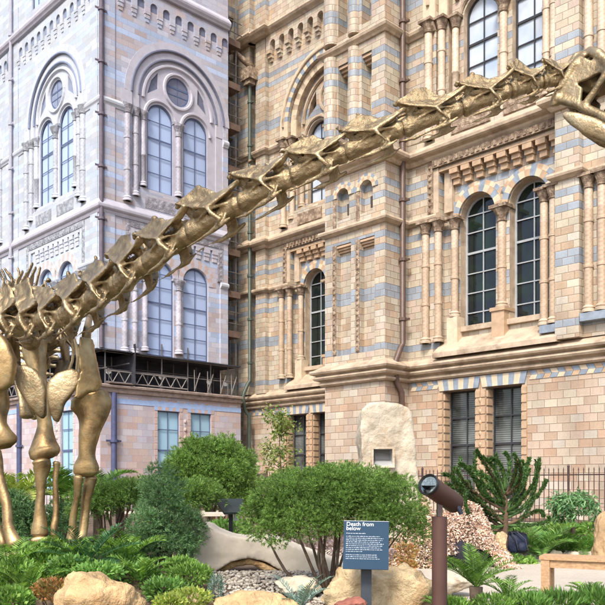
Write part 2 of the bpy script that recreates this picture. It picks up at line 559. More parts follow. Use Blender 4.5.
def bay(W, uc, R, P, goff, holesG, holesM, holesU, cols=(1, 1), high=True, low=True, name='window', corb=9, strip=True):
    T = lambda a: P[a]
    # ---------------- ground floor pair of windows
    g0, g1 = uc + goff - 1.42, uc + goff + 1.42
    for (a, b) in ((g0, g0 + 1.24), (g1 - 1.24, g1)) if 'zlo' not in P else ():
        holesG.append(rect(a, b, -.55, 2.86))
        window(W, rect(a, b, -.55, 2.86), -.42, R, P, 'glassG', 1, (.35, 1.15, 2.0), name=name)
        toothed(W, a - .17, a - .003, .004, .05, -.5, 2.85, T('orange'), R, 'window_jamb')
        toothed(W, b + .003, b + .17, .004, .05, -.5, 2.85, T('orange'), R, 'window_jamb')
        mb = MB()
        z = -.5
        while z < 2.8:
            mb.wbox(W, a + .002, a + .05, -.30, -.03, z, z + .20); z += .256
        mb.build('reveal_block', T('orange'), R)
        mb = MB()            # flat arch of alternating blocks
        nb = 8
        for i in range(nb):
            s0, s1 = a - .1 + (b - a + .2) * i / nb, a - .1 + (b - a + .2) * (i + 1) / nb
            um = (a + b) / 2
            f = 1.12
            q = [(s0, 2.87), (s1, 2.87), (um + (s1 - um) * f, 3.22), (um + (s0 - um) * f, 3.22)]
            vs = [W.p(x, .004, z) for x, z in q] + [W.p(x, .05, z) for x, z in q]
            mb.add(vs, [(4, 5, 6, 7), (0, 1, 5, 4), (1, 2, 6, 5), (2, 3, 7, 6), (3, 0, 4, 7)], i % 2)
        mb.build('flat_arch', [T('cream'), T('blue')] if name == 'window' else [T('orange'), T('blue')], R)
    mb = MB()
    um = uc + goff
    if 'zlo' not in P: bosses(mb, W, um)
    if mb.v: mb.build('pier_boss', T('orange'), R)
    # ---------------- middle storey
    if low:
        a, b = uc - 2.15, uc + 2.15
        ZL = P.get('zlo', 0)
        holesM.append(rect(a, b, max(4.12, ZL), 9.98))
        op = []
        for c in (uc - .89, uc + .89):
            op.append(arch(c, .65, max(4.78, ZL + .02), 8.33))
        mb = MB()
        layer(mb, W, rect(a - .02, b + .02, max(4.3, ZL), 10.02), op, -.30, .34, 0, 1)
        mb.build('recessed_wall', [P['small'], P['trim']], R, uv=True)
        for o_ in op:
            window(W, o_, -.60, R, P, 'glassL', 1, (5.35, 5.98, 6.6, 7.25, 7.9, 8.45), name=name, fw=.06, fmat='frame2')
        for c in (uc - .89, uc + .89):
            mb = MB()
            ring(mb, W, c, 8.33, .67, .88, -.30, -.20, 13, [2, 0, 1] if name == 'window' else [0, 2])
            ring(mb, W, c, 8.33, .885, 1.03, -.30, -.25, 15, [1, 0, 2] if name == 'window' else [2, 0])
            mb.build('window_arch', [T('cream'), T('blue'), T('orange')], R)
        # sloped sill
        mb = MB()
        if not ZL: vs = [W.p(a + .01, -.6, 4.80), W.p(b - .01, -.6, 4.80), W.p(b - .01, .38, 4.05), W.p(a + .01, .38, 4.05), W.p(a + .01, .38, 3.9), W.p(b - .01, .38, 3.9), W.p(a + .01, -.6, 3.9), W.p(b - .01, -.6, 3.9)]
        if not ZL: mb.add(vs, [(0, 1, 2, 3), (3, 2, 5, 4), (0, 3, 4, 6), (1, 7, 5, 2), (0, 6, 7, 1)]); mb.build('sloped_sill', T('trim'), R)
        for c in (uc - .89, uc + .89):
            if ZL: break
            mb = MB(); mb.wbox(W, c - .68, c + .68, -.58, -.18, 4.72, 4.88); mb.build('window_sill', T('trim'), R)
        if not ZL: mb = MB(); mb.wbox(W, uc - .22, uc + .22, -.56, -.02, 4.3, 5.25); mb.wbox(W, uc - .26, uc + .26, -.56, .02, 5.14, 5.25); mb.build('pedestal', T('orange'), R, uv=True)
        column(W, uc, -.26, max(5.25, ZL), 8.36, .13, R, P, capw=2.1, caph=.5)
        for s, on in ((-1, cols[0]), (1, cols[1])):
            if not on: continue
            column(W, uc + s * 2.62, .10, max(4.45, ZL), 8.38, .12, R, P)
            column(W, uc + s * 2.16, .04, max(4.45, ZL), 8.38, .12, R, P)
            column(W, uc + s * 1.66, -.16, 5.20, 8.38, .12, R, P)
            if not ZL: mb = MB(); mb.wbox(W, uc + s * 1.66 - .2, uc + s * 1.66 + .2, -.4, .0, 4.2, 5.19); mb.build('pedestal', T('cream'), R)
        # carved hood and corbels
        if strip:
            mb = MB()
            mb.wbox(W, a - .42, a - .2, .004, .07, 8.62, 10.3)
            if cols[1]:
                mb.wbox(W, b + .2, b + .42, .004, .07, 8.62, 10.3)
                mb.wbox(W, a - .2, b + .2, .004, .09, 10.05, 10.3)
            else:
                mb.wbox(W, b - .14, b + .12, -.25, .07, 8.62, 10.3)
                mb.wbox(W, a - .2, b + .12, .071, .12, 10.05, 10.3)
            z = 8.7
            while z < 10.2:
                for s, uu in ((1, a - .31), (1, (b + .31) if cols[1] else b - .01)):
                    mb.loft([W.p(uu, .07, z), W.p(uu, .12, z)], [.07, .03], 6, 0)
                z += .2
            u = a - .1
            while u < b:
                mb.wbox(W, u, u + .1, .09, .15, 10.1, 10.25)
                u += .2
            mb.build('carved_frame', T('carved'), R)
            mb = MB()
            mb.wbox(W, a - .2, a - .005, .004, .04, 8.62, 10.045)
            mb.wbox(W, a + .1, a + .4, -.29, -.14, 8.6, 9.97)
            mb.build('pilaster', T('trim'), R)
        mb = MB()
        pitch = 3.9 / corb
        for i in range(corb):
            c = uc - 1.6 + i * pitch
            w = pitch * .27
            mb.wbox(W, c - w, c + w, -.295, -.16, 9.42, 9.6)
            mb.wbox(W, c - w * 1.15, c + w * 1.15, -.295, -.08, 9.6, 9.74)
            mb.wbox(W, c - w * 1.3, c + w * 1.3, -.295, .02, 9.74, 9.90)
        mb.wbox(W, a + .01, b - .01, -.29, .03, 9.90, 9.975)
        mb.build('corbel_table', T('orange') if name == 'window' else T('trim'), R)
    # ---------------- apron of carved panels and the great arch
    mb = MB()
    for c in (uc - .95, uc + .95):
        mb.wbox(W, c - .72, c + .72, .004, .05, 10.95, 11.42)
    mb.build('carved_panel', T('carved'), R)
    if high:
        zs = 15.4
        holesU.append(arch(uc, 2.28, 11.62, zs, 32))
        mb = MB()
        layer(mb, W, arch(uc, 2.34, 11.6, zs, 32), [arch(uc, 1.93, 11.62, zs, 30)], -.2, .2, 0, 1)
        op = [arch(uc - .88, .62, 11.75, 14.72), arch(uc + .88, .62, 11.75, 14.72), circ(uc, 16.15, .58)]
        tri = lambda s: [(uc + s * .98, 15.98), (uc + s * 1.50, 15.62), (uc + s * 1.32, 16.2), (uc + s * 1.0, 16.62)]
        op.append(tri(-1)[::-1]); op.append(tri(1))
        layer(mb, W, arch(uc, 1.95, 11.6, zs, 30), op, -.42, .22, 0, 1)
        mb.build('tracery_wall', [P['trim'] if name != 'window' else P['small'], P['trim']], R, uv=True)
        for o_ in op[:2]:
            window(W, o_, -.62, R, P, 'glassU', 1, (12.5, 13.2, 13.9, 14.6), name=name, fw=.06)
        window(W, op[2], -.62, R, P, 'glassU', 1, (16.0, 16.3), name=name, fw=.05)
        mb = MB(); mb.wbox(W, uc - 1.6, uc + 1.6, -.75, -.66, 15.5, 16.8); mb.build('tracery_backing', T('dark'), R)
        mb = MB()
        if name == 'window':
            ring(mb, W, uc, zs, 2.28, 2.50, .0, .06, 37, [0, 1])
            roll(mb, W, uc, zs, 2.56, .06, .07, 36, 2)
            ring(mb, W, uc, zs, 2.62, 2.78, .0, .035, 40, [0])
            ring(mb, W, uc, zs, 1.93, 2.26, -.2, -.12, 30, [2, 0])
        else:
            ring(mb, W, uc, zs, 2.28, 2.62, .0, .06, 30, [0, 2])
            roll(mb, W, uc, zs, 2.30, .06, .05, 36, 3)
            roll(mb, W, uc, zs, 1.95, -.16, .05, 36, 3)
            ring(mb, W, uc, zs, 1.93, 2.2, -.2, -.12, 30, [0])
        for s in (-1, 1):
            for (ra, rb, na, nb_) in ((2.28, 2.50, .002, .06), (2.502, 2.78, .002, .035), (1.93, 2.26, -.195, -.12)):
                if s > 0 and not cols[1] and rb > 2.3: continue
                mb.wbox(W, uc + s * ra, uc + s * rb, na, nb_, 14.86, zs - .002, 0)
        roll(mb, W, uc, zs, 1.72, -.38, .08, 32, 2)
        roll(mb, W, uc, 16.15, .70, -.38, .07, 28, 2, 0, 2 * PI)
        for s in (-1, 1):
            roll(mb, W, uc + s * .88, 14.72, .76, -.38, .07, 22, 2)
        mb.build('great_arch', [T('cream'), T('blue'), T('trim'), T('dark')], R)
        for s, on in ((-1, 1), (1, cols[1])):
            if not on: continue
            column(W, uc + s * 2.50, .10, 11.0, 14.85, .13, R, P)
            column(W, uc + s * 2.10, -.06, 11.3, 14.85, .12, R, P)
            column(W, uc + s * 1.72, -.28, 11.8, 14.85, .11, R, P)
        column(W, uc, -.34, 11.8, 14.85, .12, R, P, capw=2.2, caph=.6)
        mb = MB(); mb.wbox(W, uc - 1.9, uc + 1.9, -.6, -.1, 11.60, 11.74); mb.build('window_sill', T('trim'), R)

def corbel_run(W, u0, u1, R, P, z0=18.85, pitch=.56):
    n = int((u1 - u0) / pitch); pitch = (u1 - u0) / n
    mb = MB()
    pts = [(u0, z0 + .78), (u0, z0)]
    out = [(u0, z0 + .78)]
    for i in range(n):
        a = u0 + i * pitch
        out.append((a, z0)); out.append((a + pitch * .42, z0))
        c = a + pitch * .71; hw = pitch * .29
        for j in range(9):
            b = PI - PI * j / 8
            out.append((c + hw * math.cos(b), z0 + .35 + hw * math.sin(b)))
    out.append((u1, z0)); out.append((u1, z0 + .78))
    k = len(out)
    tris = tessellate_polygon([[Vector((p[0], p[1], 0)) for p in out]])
    mb.add([W.p(p[0], .26, p[1]) for p in out], [tuple(t) for t in tris])
    mb.add([W.p(p[0], .26, p[1]) for p in out] + [W.p(p[0], .004, p[1]) for p in out], [(i, (i + 1) % k, (i + 1) % k + k, i + k) for i in range(k)])
    for i in range(n):
        a = u0 + i * pitch
        mb.wbox(W, a + .02, a + pitch * .40, .004, .18, z0 - .16, z0 - .002)
        mb.wbox(W, a + .05, a + pitch * .36, .004, .10, z0 - .30, z0 - .162)
    mb.build('corbel_table', P['small'], R, uv=True)

def sweep(path, prof, name, mat, R, ns=1.0):
    """moulding: path = plan points, outward normal to the right-hand side given by perp; prof = (n, z)"""
    pts = [Vector((p[0], p[1])) for p in path]
    offs = []
    for i, p in enumerate(pts):
        def nrm(a, b):
            d = (b - a).normalized(); return Vector((d.y, -d.x))
        if i == 0: o = nrm(pts[0], pts[1])
        elif i == len(pts) - 1: o = nrm(pts[-2], pts[-1])
        else:
            a, b = nrm(pts[i - 1], p), nrm(p, pts[i + 1])
            o = (a + b) / (1 + a.dot(b))
        offs.append(o)
    mb = MB()
    k = len(prof)
    vs = []
    for p, o in zip(pts, offs):
        for n, z in prof:
            q = p + o * (n * ns)
            vs.append((q.x, q.y, z + EZ))
    fs = []
    for i in range(len(pts) - 1):
        for j in range(k):
            j2 = (j + 1) % k
            fs.append((i * k + j, (i + 1) * k + j, (i + 1) * k + j2, i * k + j2))
    fs.append(tuple(range(k))); fs.append(tuple((len(pts) - 1) * k + j for j in range(k))[::-1])
    mb.add(vs, fs)
    return mb.build(name, mat, R)

def rollprof(n0, n1, z0, z1, rolls):
    """a stack of rolls between z0 and z1"""
    pr = [(-.04, z0)]
    H = (z1 - z0) / rolls
    for i in range(rolls):
        a = z0 + i * H
        nn = n0 + (n1 - n0) * (i / max(rolls - 1, 1))
        pr += [(nn - .05, a + .001), (nn - .02, a + H * .18), (nn, a + H * .4), (nn, a + H * .62), (nn - .03, a + H * .85), (nn - .07, a + H * .93)]
    pr += [(-.04, z1 + .06)]
    return pr
def pl(W, u, n=0):
    q = W.p(u, n, 0); return (q.x, q.y)

S0 = [(-.04, 3.24), (.10, 3.25), (.16, 3.30), (.16, 3.36), (.10, 3.39), (.14, 3.42), (.27, 3.46), (.31, 3.52), (.27, 3.58), (.22, 3.60), (.26, 3.62), (.37, 3.66), (.40, 3.72), (.37, 3.78), (.30, 3.80), (.02, 3.97), (-.04, 3.97)]
S1 = [(-.04, 8.36), (.04, 8.36), (.10, 8.40), (.17, 8.44), (.19, 8.50), (.17, 8.56), (.06, 8.60), (-.04, 8.64)]
S2 = [(-.04, 10.32), (.08, 10.32), (.14, 10.38), (.16, 10.44), (.30, 10.48), (.36, 10.52), (.38, 10.60), (.36, 10.64), (.10, 10.86), (-.04, 10.86)]
S3 = [(-.04, 14.5), (.06, 14.5), (.10, 14.56), (.18, 14.62), (.21, 14.70), (.17, 14.75), (.06, 14.82), (-.04, 14.82)]
S4 = [(-.04, 19.64), (.27, 19.64), (.34, 19.70), (.46, 19.76), (.52, 19.84), (.50, 19.92), (.12, 20.15), (-.04, 20.15)]
S1p = lambda n: [(a, z) for a, z in S1]

PR = PAL['real']
MUS = root('museum_building', (3.5, 26.7, 0), 'tall romanesque museum building of buff and blue-grey striped terracotta with arched windows', 'museum')

def wall(W, u0, u1, hG, hM, hU, R, P, zb=-1.4, ztop=24.0, zmid=None):
    mb = MB(); layer(mb, W, rect(u0, u1, zb, 3.30), hG, 0, .48, 0, 0); mb.build('wall', P['big'], R, uv=True)
    mb = MB(); layer(mb, W, rect(u0, u1, 3.30, 10.60), hM, 0, .30, 0, 0); mb.build('wall', P['small'], R, uv=True)
    mb = MB(); layer(mb, W, rect(u0, u1, 10.60, ztop), hU, 0, .20, 0, 0); mb.build('wall', P['small'], R, uv=True)

def frieze(W, u0, u1, R, P, z0=2.96, z1=3.23):
    """chequered frieze of small slanted blocks"""
    mb = MB()
    u = u0; i = 0
    h = (z1 - z0) / 2
    while u < u1 - .05:
        w = min(.22, u1 - u)
        for r in range(2):
            sl = .07 if r == 0 else -.07
            a, b = z0 + r * h, z0 + (r + 1) * h
            q = [(u, a), (u + w - .012, a), (u + w - .012 + sl, b - .006), (u + sl, b - .006)] if r == 0 else [(u + .07, a), (u + w - .012 + .07, a), (u + w - .012, b - .006), (u, b - .006)]
            mb.add([W.p(x, .004, z) for x, z in q] + [W.p(x, .02, z) for x, z in q], [(4, 5, 6, 7), (0, 1, 5, 4), (1, 2, 6, 5), (2, 3, 7, 6), (3, 0, 4, 7)], [0, 1, 2, 1][(i + r) % 4])
        u += w; i += 1
    mb.build('frieze', [P['cream'], P['blue'], P['orange']], R)

# ---- wall to the right of the turret
hG, hM, hU = [], [], []
bay(WC, 3.42, MUS, PR, -.58, hG, hM, hU, cols=(1, 0))
bay(WC, 10.9, MUS, PR, -.58, hG, hM, hU, cols=(1, 1))
wall(WC, -.05, 16.0, hG, hM, hU, MUS, PR)
frieze(WC, .12, 1.25, MUS, PR); frieze(WC, 4.5, 8.6, MUS, PR)
column(WC, 5.02, .08, 4.45, 8.38, .12, MUS, PR)
column(WC, 5.36, .17, 4.45, 8.38, .12, MUS, PR)
column(WC, 5.10, .08, 11.0, 14.85, .12, MUS, PR)
column(WC, 5.38, .17, 11.0, 14.85, .12, MUS, PR)
# pier between the bays, standing proud of the wall
mb = MB(); mb.wbox(WC, 5.5, 6.22, .003, .35, 3.96, 24); mb.build('pier', PR['small'], MUS, uv=True)
mb = MB(); mb.wbox(WC, 6.225, 7.95, .003, .12, 3.96, 24); mb.build('pier', PR['small'], MUS, uv=True)
for u in (6.42, 6.80, 7.2):
    column(WC, u, .2, 4.6, 8.38, .12, MUS, PR)
    column(WC, u, .2, 10.9, 14.5, .12, MUS, PR)
# ---- square stair turret
hG, hM, hU = [], [], []
recs = []
for (a, b) in ((.55, 1.22), (1.62, 2.26)):
    hM.append(rect(a, b, 4.25, 8.02))
    hM.append(arch((a + b) / 2 - .02, .27, 8.85, 9.62, 12))
    hU.append(rect(a + .08, b - .12, 11.0, 14.12))
    hU.append(rect(a + .08, b - .12, 15.1, 19.2))
mb = MB(); layer(mb, WT, rect(0, 2.709, -1.4, 3.30), [], 0, 0); layer(mb, WTR, rect(0, 1.2, -1.4, 3.30), [], 0, 0)
mb.build('turret_wall', PR['big'], MUS, uv=True)
mb = MB(); layer(mb, WT, rect(0, 2.709, 3.30, 10.6), hM, 0, .22); layer(mb, WT, rect(0, 2.709, 10.6, 24), hU, 0, .45)
layer(mb, WTR, rect(0, 1.2, 3.30, 24), [], 0, 0)
mb.wbox(WT, .05, 2.66, -.26, -.221, 4.0, 10.3)
mb.wbox(WT, .05, 2.66, -.5, -.451, 10.7, 23.5)
TL = WF((.78, 27.85), EB, (-.693, .7209))
layer(mb, TL, rect(0, 4.2, 3.30, 24), [], 0, 0)
layer(mb, TL, rect(0, 4.2, -1.4, 3.30), [], 0, 0)
mb.build('turret_wall', PR['small'], MUS, uv=True)
mb = MB()
for (a, b) in ((.55, 1.22), (1.62, 2.26)):
    c = (a + b) / 2 - .02
    mb.wbox(WT, c - .0, c + .13, -.221, -.20, 9.05, 9.42)
    mb.wbox(WT, b - .32, b - .16, -.451, -.43, 11.1, 12.9)
    mb.wbox(WT, b - .32, b - .16, -.451, -.43, 13.0, 13.9)
mb.build('slit_window', PR['dark'], MUS)
for (a, b) in ((.55, 1.22), (1.62, 2.26)):
    c = (a + b) / 2 - .02
    mb = MB(); ring(mb, WT, c, 9.62, .28, .40, .0, .05, 9, [0, 2]); ring(mb, WT, c, 9.62, .405, .50, .0, .03, 9, [1, 0]); mb.build('niche_arch', [PR['cream'], PR['blue'], PR['orange']], MUS)
    mb = MB(); mb.wbox(WT, a - .17, a - .003, .003, .03, 4.3, 8.02); 
    z = 4.35
    while z < 7.9:
        mb.loft([WT.p(a - .085, .03, z), WT.p(a - .085, .055, z)], [.07, .04], 6); z += .17
    mb.wbox(WT, a - .15, a - .003, .003, .03, 8.6, 9.6)
    mb.build('carved_strip', PR['carved'], MUS)
    mb = MB()
    for i in range(3):
        mb.wbox(WT, a + .003, b - .003, -.22, -.02 - i * .06, 8.0 - .075 * (i + 1), 8.0 - .075 * i - .004)
    mb.build('recess_lintel', PR['orange'], MUS)
    mb = MB()
    for i in range(3):
        mb.wbox(WT, a + .083, b - .123, -.44, -.05 - i * .1, 14.1 - .09 * (i + 1), 14.1 - .09 * i - .004)
    mb.build('recess_lintel', PR['orange'], MUS)
    # round-fronted shafts of the upper storeys
for u, r in ((.30, .27), (1.36, .22)):
    for z0, z1 in ((10.9, 14.45), (14.9, 19.4)):
        mb = MB()
        c = WT.p(u, -.02, z0)
        mb.lathe(c, [(r, 0), (r, z1 - z0)], 20)
        mb.build('turret_shaft', PR['small'], MUS, uv=True, smooth=True, angle=60)
# ---- recessed wall left of the turret
hG, hM, hU = [], [], []
bay(WB, 5.35, MUS, PR, -.95, hG, hM, hU, cols=(1, 1))
wall(WB, 0, 8.2, hG, hM, hU, MUS, PR)
frieze(WB, .2, 2.8, MUS, PR)
corbel_run(WB, 1.9, 7.8, MUS, PR)
mb = MB(); mb.wbox(WB, .02, .8, .003, .30, 3.9, 24); mb.build('pier', PR['small'], MUS, uv=True)
mb = MB(); mb.wbox(WB, 1.15, 1.8, .003, .22, 3.9, 24); mb.build('pier', PR['small'], MUS, uv=True)
corbel_run(WB, .0, .8, MUS, PR, pitch=.4)
# end wall going back from the pier
WBL = WF((-2.74, 37.1), EB, (-.693, .7209))
mb = MB(); layer(mb, WBL, rect(0, 3, -1.4, 24), [], 0, 0); mb.build('wall', PR['small'], MUS, uv=True)
# ---- mouldings following the plan
tb = WF((.78, 27.85), EB, (-.693, .7209))
tj = (tb.p(3.87, 0, 0).x, tb.p(3.87, 0, 0).y)
t0, t1 = pl(WT, 0), pl(WT, 2.709)
c0 = pl(WC, 0)
base_path = [pl(WB, 0), tj, t0, t1, c0]
low = base_path + [pl(WC, 16)]
stepp = [pl(WC, 5.5), pl(WC, 5.5, .35), pl(WC, 6.22, .35), pl(WC, 6.22), pl(WC, 16)]
wb_step = [pl(WB, 0), pl(WB, 0, .30), pl(WB, .8, .30), pl(WB, .8), pl(WB, 1.15), pl(WB, 1.15, .22), pl(WB, 1.8, .22), pl(WB, 1.8)]
path2 = wb_step + [tj, t0, t1, c0] + stepp
sweep(low, S0, 'plinth_cornice', PR['trim'], MUS)
# capital-level course broken by the window recesses
for seg in ([*wb_step, pl(WB, 5.35 - 2.14)], [tj, t0, t1, c0, pl(WC, 3.42 - 2.14)], [pl(WC, 3.42 + 1.9), *stepp[:-1], pl(WC, 10.9 - 2.14)]):
    sweep(seg, S1, 'string_course', PR['trim'], MUS)
sweep(path2, S2, 'storey_cornice', PR['trim'], MUS)
for seg in ([*wb_step, pl(WB, 5.35 - 2.27)], [tj, t0, t1, c0, pl(WC, 3.42 - 2.27)], [pl(WC, 3.42 + 2.0), *stepp[:-1], pl(WC, 10.9 - 2.27)]):
    sweep(seg, S3, 'string_course', PR['trim'], MUS)
sweep(path2, S4, 'crowning_cornice', PR['trim'], MUS)
for W_, a, b in ((WT, .0, 2.7), (WC, .1, 5.4)):
    corbel_run(W_, a, b, MUS, PR)
# roof slab behind the wall heads
mb = MB()
q = [pl(WB, 0), tj, t0, t1, c0, pl(WC, 16), pl(WC, 16, -8), pl(WB, 0, -6)]
mb.add([(x, y, 24 + EZ) for x, y in q] + [(x, y, 24.2 + EZ) for x, y in q], [tuple(range(8)), tuple(range(8, 16))] + [(i, (i + 1) % 8, (i + 1) % 8 + 8, i + 8) for i in range(8)])
mb.build('roof', plain('roof_slate', (.1, .1, .11), .6), MUS)
# blue-grey bases of the pier columns
mb = MB(); mb.wbox(WC, 6.24, 7.6, .123, .36, 4.36, 4.58); mb.wbox(WC, 5.0, 5.495, .003, .32, 4.2, 4.42)
mb.build('column_plinth', PR['blue'], MUS)

# ---- drainpipes
def drainpipe(W, u, n, z0, z1, r, mat, R, hopper=False, jog=None):
    mb = MB()
    if jog:
        mb.loft([W.p(u, n, z1), W.p(u, n, jog + .5), W.p(u, n + .12, jog + .35), W.p(u, n + .36, jog - .1), W.p(u, n + .40, jog - .3), W.p(u, n + .3, jog - .8), W.p(u, n + .05, jog - 1.1), W.p(u, n + .02, z0)], [r] * 8, 10)
    else:
        mb.tube(W.p(u, n, z0), W.p(u, n, z1), r, seg=12)
    p = mb.build('drainpipe', mat, R, smooth=True, angle=50)
    z = z0 + .8
    while z < z1:
        if not (jog and jog - 1.2 < z < jog + .6):
            m2 = MB(); m2.lathe(W.p(u, n, z), [(r * 1.35, 0), (r * 1.35, .10)], 10)
            m2.wbox(W, u - r * 2.2, u + r * 2.2, n - r * 1.2, n - r * .4, z + .02, z + .08)
            m2.build('pipe_bracket', mat, p)
        z += 1.95
    if hopper:
        m2 = MB(); m2.wbox(W, u - .32, u + .32, n - .2, n + .28, z1, z1 + .5); m2.wbox(W, u - .2, u + .2, n - .15, n + .2, z1 - .2, z1)
        m2.build('hopper', PR['carved'], p)
    return p
drainpipe(WC, .12, .42, -1.4, 24, .095, plain('brown_pipe_paint', (.105, .066, .052), .45, .15), MUS, jog=4.0)
drainpipe(WB, .98, .42, -1.4, 17.95, .085, plain('green_pipe_paint', (.062, .08, .062), .45, .15), MUS, hopper=True, jog=4.0)
# gargoyle-like spouts by the hopper
mb = MB()
mb.loft([WB.p(.98, .2, 18.6), WB.p(.8, .7, 18.9), WB.p(.55, 1.1, 19.3)], [.16, .13, .08], 8)
mb.loft([WB.p(.6, 1.0, 19.2), WB.p(.45, 1.25, 19.45), WB.p(.35, 1.4, 19.4)], [.1, .16, .07], 8)
mb.build('gargoyle', PR['carved'], MUS, smooth=True)
# ------------------------------------------------------------------ tower behind printed scaffold sheets
W0 = (-7.75, 30.8)
WR = WF(W0, EB, NB, 0.26)
WL = WF(W0, EA, NA, 0.26)
WRAP = root('scaffold_wrap', (-7.75, 30.8, EZ + 5.06), 'pale blue-tinted scaffold sheeting printed with the arched museum front, round the left tower', 'scaffold wrap')
for k in ('wr', 'wl'): PAL[k]['zlo'] = 5.06
def printed(W, k, bays, u0, u1, goffs, cut=0):
    P = PAL[k]
    hG, hM, hU = [], [], []
    for uc in bays:
        bay(W, uc, WRAP, P, 0.28, hG, hM, hU, cols=(1, 1 if uc + 2.8 < u1 else 0), name='printed_window')
    mb = MB(); layer(mb, W, rect(u0, u1, 5.06, 10.60), hM, 0, .30); mb.build('printed_wall', P['small'], WRAP, uv=True)
    mb = MB(); layer(mb, W, rect(u0, u1, 10.60, 19.9), hU, 0, .20); mb.build('printed_wall', P['small'], WRAP, uv=True)
    top = []
    for uc in bays:
        for c in (uc - 1.55, uc + .75):
            if c > u0 + .7 and c < u1 - .5:
                top.append(rect(c - .5, c + .5, 20.45, 23.0))
    mb = MB(); layer(mb, W, rect(u0, u1, 19.9, 25), top, 0, .30); mb.build('printed_wall', P['small'], WRAP, uv=True)
    for o_ in top:
        window(W, o_, -.25, WRAP, P, 'glassU', 1, (21.1, 21.8), name='printed_window')
    return hG
# the sheets hang separately; ground floor openings are on the hoarding below

def hoard_bay(W, uc, R, P, goff, hG):
    g0, g1 = uc + goff - 1.36, uc + goff + 1.36
    for (a, b) in ((g0, g0 + 1.08), (g1 - 1.08, g1)):
        hG.append(rect(a, b, -.55, 2.86))
        window(W, rect(a, b, -.55, 2.86), -.3, R, P, 'glassG', 1, (.45, 1.25, 2.1), name='printed_window', fw=.04)
        toothed(W, a - .15, a - .003, .004, .05, -.5, 2.85, P['orange'], R, 'printed_jamb')
        toothed(W, b + .003, b + .15, .004, .05, -.5, 2.85, P['orange'], R, 'printed_jamb')
        mb = MB()
        for i in range(8):
            s0, s1 = a - .14 + (b - a + .28) * i / 8, a - .14 + (b - a + .28) * (i + 1) / 8
            um = (a + b) / 2; f = 1.12
            q = [(s0, 2.87), (s1, 2.87), (um + (s1 - um) * f, 3.26), (um + (s0 - um) * f, 3.26)]
            mb.add([W.p(x, .004, z) for x, z in q] + [W.p(x, .05, z) for x, z in q], [(4, 5, 6, 7), (0, 1, 5, 4), (1, 2, 6, 5), (2, 3, 7, 6), (3, 0, 4, 7)], i % 2)
        mb.build('printed_flat_arch', [P['blue'], P['orange']], R)
    mb = MB()
    bosses(mb, W, uc + goff)
    mb.build('printed_boss', P['orange'], R)

HOARD = root('printed_hoarding', (-7.75, 30.8, 0.2), 'pink and blue printed hoarding with tall blue windows under the scaffold deck', 'hoarding')
printed(WR, 'wr', [3.68], 0, 6.24, [0])
printed(WL, 'wl', [-3.76, -11.5], -16, 0, [0])
for (W, k, u0, u1, bays) in ((WR, 'wr', 0, 6.95, [3.70]), (WL, 'wl', -16, 0, [-3.76, -11.5])):
    P = PAL[k]
    hG = []
    for uc in bays: hoard_bay(W, uc, HOARD, P, .26, hG)
    mb = MB(); layer(mb, W, rect(u0, u1, -1.4, 3.42), hG, 0, .3)
    mb.build('printed_wall', P['big'], HOARD, uv=True)
    mb = MB(); mb.wbox(W, u0 + .02, u1, .004, .06, 3.02, 3.22); mb.build('printed_frieze', P['blue'], HOARD)
# ledge of weathered blocks over the hoarding
LEDGE = plain('ledge_stone', (.34, .27, .235), .8, .35, 4, .5, 18)
lpts = [(WL.p(-16, 0, 0).x, WL.p(-16, 0, 0).y), W0, (WR.p(6.95, 0, 0).x, WR.p(6.95, 0, 0).y)]
sweep(lpts, [(-.3, 3.425), (.12, 3.425), (.16, 3.50), (.05, 3.52), (.05, 3.60), (.18, 3.62), (.20, 3.70), (.06, 3.74), (-.3, 3.76)], 'ledge', LEDGE, HOARD)
Lm = {'wr': PAL['wr']['trim'], 'wl': PAL['wl']['trim']}
linem = PAL['wr']['frame']
def wpath(ws, us): return [(W.p(u, 0, 0).x, W.p(u, 0, 0).y) for W, u in zip(ws, us)]
def ssc(S, k): return [(n * k if n > 0 else n, z) for n, z in S]
for S, nm in ((S1, 'printed_course'), (S3, 'printed_course')):
    hw = 2.14 if S is S1 else 2.27
    for seg in (wpath([WL, WL], [-16, -11.5 - hw]), wpath([WL, WL], [-11.5 + hw, -3.76 - hw]), wpath([WL, WR, WR], [-3.76 + hw, 0, 3.68 - hw]), wpath([WR, WR], [3.68 + hw, 6.24])):
        sweep(seg, ssc(S, .5), nm, PAL['wl']['trim'], WRAP)
for S, nm in ((S2, 'printed_cornice'), (S4, 'printed_cornice')):
    sweep(wpath([WL, WR, WR], [-16, 0, 6.24]), ssc(S, .45), nm, PAL['wr']['trim'], WRAP)
for W, k, a, b in ((WR, 'wr', .75, 6.2), (WL, 'wl', -7.2, -.8), (WL, 'wl', -15, -8.2)):
    corbel_run(W, a, b, WRAP, PAL[k], z0=18.7)
    mb = MB()
    mb.wbox(W, a, b, .002, .02, 18.9, 19.3)
    mb.build('printed_shade', PAL[k]['dark'], WRAP)
